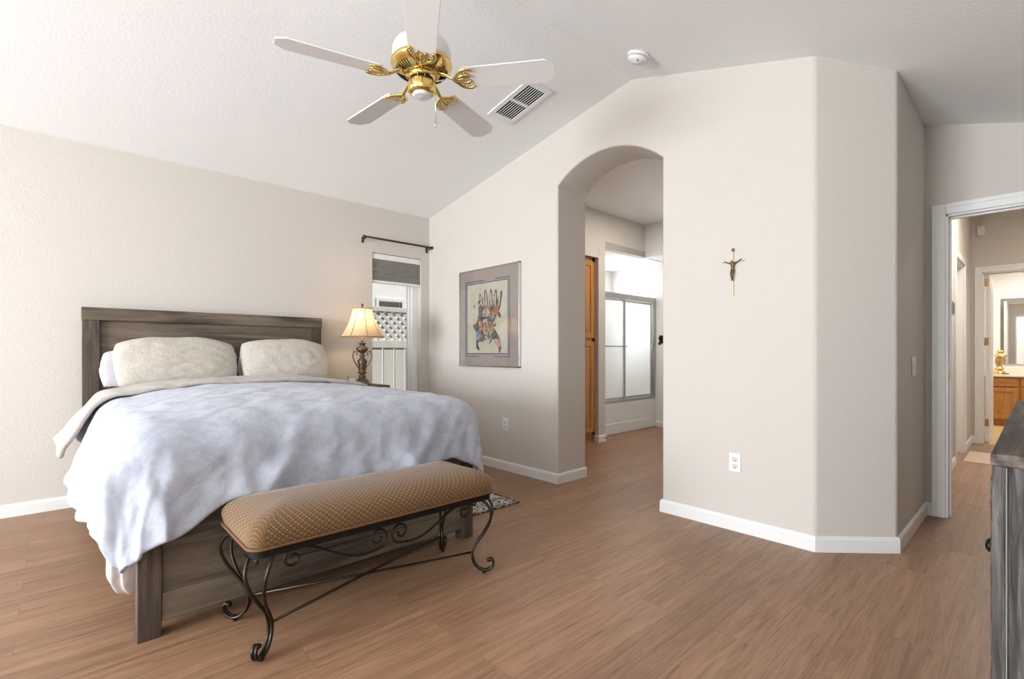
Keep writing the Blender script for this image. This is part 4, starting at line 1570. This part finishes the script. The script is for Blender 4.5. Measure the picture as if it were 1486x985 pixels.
for u0, v0, u1, v1 in ((0.40, 0.38, 0.375, 0.28), (0.475, 0.38, 0.462, 0.26), (0.55, 0.38, 0.55, 0.26), (0.612, 0.385, 0.628, 0.27), (0.672, 0.39, 0.70, 0.29)):
    blob(g, [(u0 - 0.01, v0), (u1 - 0.006, v1), (u1 + 0.006, v1), (u0 + 0.012, v0)], 5, X2 - 0.0011)
obj('painted_figure', g, ['ink', 'inkblue', 'inkrust', 'inkochre', 'inkpink', 'paper'], art, label='dark hand-like painted shape')
g = G()
g.box(XE - 0.0265, XE - 0.0255, PY0 + 0.008, PY1 - 0.008, PZ0 + 0.008, PZ1 - 0.008)
obj('glass', g, 'glass', art)

# ================================================================== OUTLETS, SWITCH, CRUCIFIX
def outlet(y, z, label):
    r = thing('wall_outlet', (XE, y, z), label, 'outlet', 'outlets on the arch wall')
    g = G()
    g.box(XE - 0.006, XE, y - 0.036, y + 0.036, z - 0.058, z + 0.058, 0.003)
    obj('cover_plate', g, 'white', r)
    for dz in (-0.021, 0.021):
        g = G()
        g.lathe([(0, 0), (0.0165, 0), (0.0165, 0.0025), (0, 0.0025)], n=20, M4=Matrix.Translation((XE - 0.006, y, z + dz)) @ Matrix.Rotation(-PI / 2, 4, 'Y'))
        so = obj('socket', g, 'white', r)
        g = G()
        for dy in (-0.0065, 0.0065):
            g.box(XE - 0.0092, XE - 0.008, y + dy - 0.0012, y + dy + 0.0012, z + dz - 0.001, z + dz + 0.009)
        g.box(XE - 0.0092, XE - 0.008, y - 0.0025, y + 0.0025, z + dz - 0.011, z + dz - 0.006)
        obj('slots', g, 'dark', so, label='dark plug slots')
    return r


o1 = outlet(3.408, 0.435, 'white wall outlet below the framed artwork')


def dup(root, loc, label):
    r = root.copy()
    COL.objects.link(r)
    r.location = loc
    r['label'] = label
    BASE[r.name] = Vector(loc)
    for ch in list(root.children):
        c = ch.copy()
        COL.objects.link(c)
        c.parent = r
        for gch in list(ch.children):
            d = gch.copy()
            COL.objects.link(d)
            d.parent = c
    return r


dup(o1, (XE, 1.286, 0.422), 'white wall outlet low on the wall below the crucifix')
swt = thing('light_switch', (3.875, YR, 1.02), 'white light switch plate beside the doorway', 'light switch')
g = G()
g.box(3.875 - 0.058, 3.875 + 0.058, YR - 0.006, YR, 0.96, 1.078, 0.003)
obj('cover_plate', g, 'white', swt)
for dx in (-0.023, 0.023):
    g = G()
    g.box(3.875 + dx - 0.006, 3.875 + dx + 0.006, YR - 0.014, YR - 0.005, 1.012, 1.030, 0.002)
    obj('toggle', g, 'white', swt)
CY = 1.296
cru = thing('crucifix', (XE - 0.02, CY, 1.451), 'slim gold crucifix with a dark bronze figure, hung on the arch wall', 'crucifix')
g = G()
g.box(XE - 0.008, XE - 0.003, CY - 0.0028, CY + 0.0028, 1.451, 1.752, 0.0015)
g.box(XE - 0.008, XE - 0.003, CY - 0.064, CY + 0.064, 1.6635, 1.6685, 0.0015)
g.ball((XE - 0.0065, CY - 0.064, 1.666), 0.004)
g.ball((XE - 0.0065, CY + 0.064, 1.666), 0.004)
obj('cross', g, 'gold', cru)
g = G()
g.box(XE - 0.013, XE - 0.009, CY - 0.007, CY + 0.007, 1.728, 1.747, 0.001)
obj('title_plate', g, 'lampbronze', cru)
g = G()
xc = XE - 0.016
me = bpy.data.meshes.new('figure')
vs = [(xc, CY, 1.622), (xc - 0.002, CY, 1.640), (xc, CY, 1.654), (xc - 0.003, CY + 0.003, 1.664), (xc - 0.004, CY + 0.005, 1.674),
      (xc, CY + 0.014, 1.655), (xc + 0.003, CY + 0.034, 1.662), (xc + 0.006, CY + 0.054, 1.673),
      (xc, CY - 0.014, 1.655), (xc + 0.003, CY - 0.034, 1.664), (xc + 0.006, CY - 0.054, 1.678),
      (xc - 0.002, CY + 0.007, 1.606), (xc - 0.008, CY + 0.007, 1.582), (xc, CY + 0.003, 1.556), (xc - 0.005, CY + 0.002, 1.546),
      (xc - 0.002, CY - 0.006, 1.606), (xc - 0.006, CY - 0.004, 1.582), (xc, CY - 0.002, 1.558), (xc - 0.005, CY - 0.001, 1.548)]
es = [(0, 1), (1, 2), (2, 3), (3, 4), (2, 5), (5, 6), (6, 7), (2, 8), (8, 9), (9, 10), (0, 11), (11, 12), (12, 13), (13, 14), (0, 15), (15, 16), (16, 17), (17, 18)]
rads = [.0085, .009, .0095, .005, .0075, .005, .0038, .003, .005, .0038, .003, .0065, .005, .0035, .003, .0065, .005, .0035, .003]
bs = BASE[cru.name]
me.from_pydata([tuple(Vector(v) - bs) for v in vs], es, [])
fo = bpy.data.objects.new('figure', me)
COL.objects.link(fo)
fo.parent = cru
BASE['figure'] = bs
fo['label'] = 'dark bronze figure with outstretched arms'
md = fo.modifiers.new('skin', 'SKIN')
sv = me.skin_vertices[0].data
for i, r_ in enumerate(rads):
    sv[i].radius = (r_, r_)
sv[0].use_root = True
md2 = fo.modifiers.new('smooth', 'SUBSURF')
md2.levels = md2.render_levels = 1
me.materials.append(M['lampbronze'])

# ================================================================== RUG
g = G()


def rug_fn(a, b):
    x, y = 1.9 + 0.57 * a, 2.61 + 1.55 * b
    return (x, y, 0.009 + 0.002 * noise.noise((x * 6, y * 6, 1)))


rug = thing('rug', (2.2, 3.3, 0), 'patterned grey and cream rug beside the right of the bed', 'rug')
g.grid(rug_fn, 20, 50)
obj('rug_pile', g, 'rug', rug, solid=0.008)
g = G()
for x0, x1, y0, y1 in ((1.885, 2.485, 2.598, 2.618), (1.885, 2.485, 4.15, 4.17), (1.885, 1.905, 2.618, 4.15), (2.465, 2.485, 2.618, 4.15)):
    g.box(x0, x1, y0, y1, 0.0, 0.013, 0.004)
obj('binding', g, 'rugedge', rug, label='dark flecked rug edge')

# ================================================================== DRESSER
RX0, RX1, RY0, RY1, RZ = 1.36, 2.95, -0.45, 0.068, 0.90
drs = thing('dresser', (2.15, -0.2, 0), 'weathered grey wooden dresser with black knobs at the right edge', 'dresser')
g = G()
g.box(RX0, RX1, RY0, RY1, RZ - 0.024, RZ, 0.003)
obj('top', g, 'dresx', drs)
for x0, x1 in ((RX0 + 0.002, RX0 + 0.028), (RX1 - 0.028, RX1 - 0.002)):
    g = G()
    g.box(x0, x1, RY1 - 0.021, RY1 - 0.002, 0, RZ - 0.024, 0.002)
    g.box(x0, x1, RY0 + 0.002, RY0 + 0.021, 0, RZ - 0.032, 0.003)
    g.box(x0 + 0.001, x1 - 0.001, RY0 + 0.021, RY1 - 0.021, 0.06, 0.14, 0.002)
    sp = obj('end_frame', g, 'dresz', drs)
    g = G()
    g.box(x0 + 0.009, x1 - 0.009, RY0 + 0.018, RY1 - 0.018, 0.10, RZ - 0.024)
    obj('end_panel', g, 'dresz', sp)
    for y in (RY1 - 0.0235, RY0 + 0.0215):
        g = G()
        g.box(x0 + 0.003, x0 + 0.010, y, y + 0.002, 0.14, RZ - 0.026)
        obj('panel_edge', g, 'paleedge', sp, label='pale edge strip along the panel')
g = G()
g.box(RX0 + 0.028, RX1 - 0.028, RY0 + 0.01, RY1 - 0.014, 0.07, RZ - 0.024)
obj('carcass', g, 'dresz', drs)
for i in range(2):
    for j in range(2):
        g = G()
        x0 = RX0 + 0.045 + j * 0.755
        z0 = 0.09 + i * 0.385
        g.box(x0, x0 + 0.735, RY1 - 0.014, RY1 + 0.002, z0, z0 + 0.372, 0.003)
        dw = obj('drawer', g, 'dresx', drs)
        for kx in (0.25, 0.49):
            g = G()
            zc = z0 + 0.16
            g.lathe([(0, 0), (0.006, 0), (0.006, 0.006), (0.015, 0.009), (0.017, 0.015), (0.010, 0.021), (0, 0.022)], n=16, M4=Matrix.Translation((x0 + kx, RY1 + 0.002, zc)) @ Matrix.Rotation(-PI / 2, 4, 'X'))
            obj('knob', g, 'black', dw)

# ================================================================== BATH ALCOVE FURNISHINGS
cab = thing('linen_cabinet', (4.2, 3.95, 0), 'tall honey oak linen cabinet in the bath beyond the arch', 'cabinet')
CX0, CX1, CF = BX0 + 0.13, 4.86, 3.745
g = G()
g.box(CX0, CX1, CF + 0.02, 4.3, 0, 2.265)
g.box(CX1 - 0.05, CX1, CF, CF + 0.03, 0.09, 2.265, 0.002)
g.box(CX0, CX0 + 0.05, CF, CF + 0.03, 0.09, 2.265, 0.002)
g.box(CX0, CX1, CF, CF + 0.03, 2.21, 2.265, 0.002)
g.box(CX0, CX1, CF, CF + 0.03, 1.23, 1.29, 0.002)
g.box(CX0, CX1, CF, CF + 0.03, 0.09, 0.14, 0.002)
obj('cabinet_body', g, 'oak', cab)
for z0, z1 in ((0.13, 1.24), (1.28, 2.22)):
    for x0, x1 in ((CX0 + 0.04, (CX0 + CX1) / 2 - 0.003), ((CX0 + CX1) / 2 + 0.003, CX1 - 0.04)):
        g = G()
        g.box(x0, x0 + 0.06, CF - 0.02, CF, z0, z1, 0.003)
        g.box(x1 - 0.06, x1, CF - 0.02, CF, z0, z1, 0.003)
        g.box(x0 + 0.06, x1 - 0.06, CF - 0.02, CF, z0, z0 + 0.06, 0.003)
        g.box(x0 + 0.06, x1 - 0.06, CF - 0.02, CF, z1 - 0.06, z1, 0.003)
        g.box(x0 + 0.06, x1 - 0.06, CF - 0.009, CF, z0 + 0.06, z1 - 0.06)
        g.box(x0 + 0.09, x1 - 0.09, CF - 0.017, CF, z0 + 0.09, z1 - 0.09, 0.008)
        d_ = obj('door', g, 'oak', cab)
        g = G()
        kx = x0 + 0.03 if x0 > (CX0 + CX1) / 2 else x1 - 0.03
        kz = z1 - 0.12 if z0 < 1 else z0 + 0.12
        g.lathe([(0, 0), (0.005, 0), (0.005, 0.012), (0.013, 0.016), (0.013, 0.022), (0, 0.026)], n=14, M4=Matrix.Translation((kx, CF - 0.02, kz)) @ Matrix.Rotation(PI / 2, 4, 'X'))
        obj('knob', g, 'white', d_)
TX0, TX1, TYF, TYB, TZ = 5.003, XB - 0.003, 3.93, 4.715, 0.425
tub = thing('bathtub', (5.78, 4.3, 0), 'white alcove bathtub below the sliding shower doors', 'bathtub')
g = G()
g.box(TX0, TX1, TYF, TYF + 0.09, 0, TZ, 0.012)
g.box(TX0, TX1, TYF - 0.012, TYF + 0.02, 0, 0.145, 0.008)
obj('apron', g, 'tub', tub)
g = G()
b = bmesh.new()
o_ = [(TX0, TYF + 0.09), (TX1, TYF + 0.09), (TX1, TYB), (TX0, TYB)]
rim = rrect(TX0 + 0.08, TX1 - 0.08, TYF + 0.11, TYB - 0.06, 0.15, TZ - 0.004)
fl = rrect(TX0 + 0.16, TX1 - 0.16, TYF + 0.17, TYB - 0.12, 0.12, 0.06)
ov = [b.verts.new((x, y, TZ - 0.004)) for x, y in o_]
rv = [b.verts.new(p) for p in rim]
fv = [b.verts.new((rim[i].x * 0.88 + 5.786 * 0.12, rim[i].y * 0.82 + 4.3 * 0.18, 0.06)) for i in range(len(rim))]
for i in range(len(rv)):
    j = (i + 1) % len(rv)
    b.faces.new((rv[i], rv[j], fv[j], fv[i]))
b.faces.new(fv)
ee = [b.edges.new((ov[i], ov[(i + 1) % 4])) for i in range(4)] + [e for e in b.edges if e.verts[0] in rv and e.verts[1] in rv]
bmesh.ops.triangle_fill(b, edges=ee, use_beauty=True)
g._merge(b, False)
obj('basin', g, 'tub', tub)
shd = thing('shower_door', (5.78, 3.97, TZ), 'frosted sliding shower doors in a grey metal frame on the tub', 'shower door')
g = G()
SY = 3.955
g.box(TX0, TX1, SY - 0.03, SY + 0.03, TZ, TZ + 0.035, 0.004)
g.box(TX0, TX1, SY - 0.035, SY + 0.035, 1.845, 1.92, 0.006)
g.box(TX0, TX0 + 0.03, SY - 0.03, SY + 0.03, TZ + 0.035, 1.845, 0.003)
g.box(TX1 - 0.035, TX1, SY - 0.03, SY + 0.03, TZ + 0.035, 1.845, 0.003)
obj('track_frame', g, 'alu', shd)
for x0, x1, y in ((TX0 + 0.03, 5.80, SY - 0.015), (5.75, TX1 - 0.05, SY + 0.012)):
    g = G()
    for a, b_, c_, d_ in ((x0, x0 + 0.028, TZ + 0.04, 1.84), (x1 - 0.028, x1, TZ + 0.04, 1.84), (x0 + 0.028, x1 - 0.028, TZ + 0.04, TZ + 0.065), (x0 + 0.028, x1 - 0.028, 1.815, 1.84)):
        g.box(a, b_, y - 0.008, y + 0.008, c_, d_, 0.002)
    pn = obj('sliding_panel', g, 'alu', shd)
    g = G()
    g.box(x0 + 0.025, x1 - 0.025, y - 0.002, y + 0.002, TZ + 0.06, 1.82)
    obj('frosted_glass', g, 'frosted', pn)
    g = G()
    if x0 < 5.5:
        g.tube([(x0 + 0.014, y - 0.04, 1.19), (x1 - 0.014, y - 0.04, 1.19)], 0.009, 10)
        for x in (x0 + 0.014, x1 - 0.014):
            g.tube([(x, y - 0.04, 1.19), (x, y, 1.19)], 0.008, 8)
        obj('towel_bar', g, 'alu', pn)
    else:
        g.box(x1 - 0.022, x1 - 0.006, y - 0.028, y - 0.006, 1.15, 1.24, 0.004)
        obj('handle', g, 'chrome', pn)
shw = thing('shower_head', (XB, 4.23, 1.98), 'curved chrome shower arm and head above the shower door', 'shower head')
g = G()
g.tube(spline([(XB, 4.23, 2.03), (XB - 0.06, 4.23, 2.035), (XB - 0.16, 4.23, 2.03), (XB - 0.21, 4.23, 1.985)], 6), 0.009, 10)
g.lathe([(0, 0), (0.028, 0), (0.028, 0.006), (0, 0.010)], n=18, M4=Matrix.Translation((XB, 4.23, 2.03)) @ Matrix.Rotation(-PI / 2, 4, 'Y'))
obj('shower_arm', g, 'chrome', shw)
g = G()
g.lathe([(0, 0), (0.014, 0.0), (0.018, -0.02), (0.042, -0.05), (0.045, -0.06), (0, -0.062)], n=20, M4=Matrix.Translation((XB - 0.212, 4.23, 1.985)) @ Matrix.Rotation(PR(30), 4, 'Y'))
obj('spray_head', g, 'chrome', shw)
hk = thing('wall_hook', (XB, 3.82, 1.4), 'small dark wall hook holder at the right of the shower', 'hook')
g = G()
g.box(XB - 0.012, XB, 3.80, 3.86, 1.24, 1.36, 0.004)
obj('back_plate', g, 'black', hk)
g = G()
g.tube(spline([(XB - 0.01, 3.83, 1.33), (XB - 0.05, 3.83, 1.30), (XB - 0.07, 3.83, 1.33)], 5), 0.008, 8)
g.tube(spline([(XB - 0.01, 3.83, 1.27), (XB - 0.05, 3.83, 1.22), (XB - 0.075, 3.83, 1.25)], 5), 0.008, 8)
obj('hook_arm', g, 'black', hk)
dl = thing('recessed_light', (5.79, 4.2, ZSO), 'round lit recessed light in the shower ceiling', 'light')
g = G()
g.lathe([(0.072, 0.0), (0.095, 0.0), (0.097, -0.006), (0.088, -0.010), (0.072, -0.004)], 5.79, 4.2, 28, M4=Matrix.Translation((0, 0, ZSO)))
obj('trim_ring', g, 'white', dl)
g = G()
g.lathe([(0, -0.003), (0.073, -0.003), (0.073, -0.001), (0, -0.001)], 5.79, 4.2, 28, M4=Matrix.Translation((0, 0, ZSO)))
obj('lens', g, 'opal', dl, label='glowing white lens')
ds = thing('door_stop', (5.03, 3.64, 0), 'small brass spring door stop on the pillar baseboard', 'door stop')
g = G()
g.tube([(4.95 + 0.0, YB - 0.013 - 0.07 * k / 60 + 0.0, 0.04) if False else (4.97 + 0.006 * math.cos(k * 0.9), YB - 0.013 - 0.07 * k / 60, 0.045 + 0.006 * math.sin(k * 0.9)) for k in range(61)], 0.0016, 5)
obj('spring', g, 'brass_old', ds)
g = G()
g.lathe([(0, 0), (0.010, 0), (0.010, 0.014), (0, 0.016)], n=12, M4=Matrix.Translation((4.97, YB - 0.083, 0.045)) @ Matrix.Rotation(PI / 2, 4, 'X'))
obj('rubber_tip', g, 'white', ds)

# ================================================================== HALL AND FAR BATHROOM FURNISHINGS
na = thing('niche_picture', (5.52, YH + 0.1, 0.95), 'dark framed picture inside the hall wall niche', 'picture')
g = G()
for x0, x1, z0, z1 in ((5.36, 5.385, 1.0, 1.85), (5.64, 5.665, 1.0, 1.85), (5.385, 5.64, 1.0, 1.025), (5.385, 5.64, 1.825, 1.85)):
    g.box(x0, x1, YH + 0.085, YH + 0.117, z0, z1, 0.002)
obj('frame', g, 'black', na)
g = G()
g.box(5.38, 5.645, YH + 0.105, YH + 0.116, 1.02, 1.83)
obj('print', g, 'inkochre', na)
th = thing('thermostat', (6.17, YH, 1.47), 'small thermostat with dark face on the hall wall', 'thermostat')
g = G()
g.box(6.09, 6.25, YH - 0.022, YH, 1.455, 1.585, 0.005)
obj('thermostat_case', g, 'silver', th)
g = G()
g.box(6.11, 6.23, YH - 0.024, YH - 0.021, 1.475, 1.565, 0.001)
obj('display', g, 'framegrey', th)
hsw = thing('hall_switch', (6.03, YH, 1.0), 'white switch plate on the hall wall below the thermostat', 'light switch')
g = G()
g.box(5.995, 6.065, YH - 0.006, YH, 0.945, 1.06, 0.003)
obj('cover_plate', g, 'white', hsw)
g = G()
g.box(6.024, 6.036, YH - 0.014, YH - 0.005, 0.993, 1.012, 0.002)
obj('toggle', g, 'white', hsw)
al = thing('wall_sensor', (HX, 0.49, 2.60), 'small white sensor box high on the hall end wall', 'sensor')  # sensor box on the hall end wall
g = G()
g.box(HX - 0.03, HX, 0.455, 0.525, 2.52, 2.635, 0.008)
obj('sensor_case', g, 'white', al)
g = G()
g.box(HX - 0.033, HX - 0.029, 0.468, 0.512, 2.545, 2.575, 0.001)
obj('grille', g, 'silver', al)
vn = thing('vanity', (10.68, -0.3, 0), 'honey oak bathroom vanity cabinet at the end of the hall', 'vanity')
VX, VT = 10.40, 0.775
g = G()
g.box(VX + 0.02, 10.94, -1.30, 0.94, 0.09, VT - 0.035, 0.002)
g.box(VX + 0.07, 10.94, -1.30, 0.94, 0, 0.09)
obj('vanity_body', g, 'oak', vn)
y1 = 0.93
while y1 > -1.2:
    y0 = y1 - 0.36
    g = G()
    g.box(VX, VX + 0.02, y0 + 0.012, y1 - 0.012, 0.60, 0.725, 0.004)
    obj('drawer', g, 'oaky', vn)
    g = G()
    for a, b_, c_, d_ in ((y0 + 0.012, y0 + 0.062, 0.11, 0.575), (y1 - 0.062, y1 - 0.012, 0.11, 0.575), (y0 + 0.062, y1 - 0.062, 0.11, 0.165), (y0 + 0.062, y1 - 0.062, 0.52, 0.575)):
        g.box(VX, VX + 0.02, a, b_, c_, d_, 0.004)
    g.box(VX + 0.010, VX + 0.02, y0 + 0.06, y1 - 0.06, 0.16, 0.525)
    obj('door', g, 'oak', vn)
    y1 = y0
g = G()
g.box(VX - 0.02, 10.945, -1.32, 0.945, VT - 0.035, VT, 0.008)
obj('countertop', g, 'counter', None, 'cream countertop on the oak bathroom vanity', 'countertop')
g = G()
g.box(10.925, 10.945, -1.32, 0.945, VT, VT + 0.10, 0.004)
obj('backsplash', g, 'counter', None, 'cream backsplash strip below the bathroom mirror', 'backsplash')
mr = thing('wall_mirror', (10.94, -0.35, 0.93), 'large frameless mirror above the bathroom vanity', 'mirror')
g = G()
g.box(10.938, 10.946, -1.2, 0.43, 0.93, 1.955, 0.001)
obj('mirror_glass', g, 'mirror', mr)
g = G()
g.box(10.932, 10.948, -1.2, 0.43, 0.922, 0.934, 0.001)
obj('mirror_channel', g, 'chrome', mr)
gc = thing('brass_ornament', (10.60, 0.44, VT), 'ornate polished brass ornament on the vanity counter', 'ornament')
g = G()
g.lathe([(0, 0), (0.075, 0), (0.08, 0.012), (0.07, 0.03), (0.045, 0.05), (0.055, 0.07), (0.05, 0.095), (0.03, 0.11), (0.028, 0.12)], 10.60, 0.43, 20, M4=Matrix.Translation((0, 0, VT)))
obj('foot', g, 'brass', gc)
g = G()
g.lathe([(0.03, 0.115), (0.04, 0.14), (0.05, 0.19), (0.046, 0.24), (0.034, 0.26)], 10.60, 0.43, 20, M4=Matrix.Translation((0, 0, VT)))
obj('stem', g, 'brass_old', gc)
g = G()
g.lathe([(0.034, 0.255), (0.062, 0.27), (0.066, 0.285), (0.05, 0.30), (0.022, 0.305), (0.026, 0.325), (0.03, 0.345), (0.02, 0.365), (0, 0.37)], 10.60, 0.43, 20, M4=Matrix.Translation((0, 0, VT)))
obj('cup', g, 'brass', gc)
fc = thing('faucet', (10.62, 0.33, VT), 'small dark soap dish beside the brass ornament', 'soap dish')
g = G()
g.lathe([(0, 0), (0.035, 0), (0.045, 0.012), (0.042, 0.016), (0.03, 0.006), (0, 0.005)], 10.55, 0.36, 18, M4=Matrix.Translation((0, 0, VT)))
obj('dish', g, 'lampbronze', fc)
bpy.data.objects[fc.name].name = 'soap_dish'
g = G()
g.box(9.5, 10.25, -0.5, 0.36, 0.0, 0.018, 0.006)
obj('bath_mat', g, 'bathmat', None, 'grey bath mat on the floor before the vanity', 'bath mat')
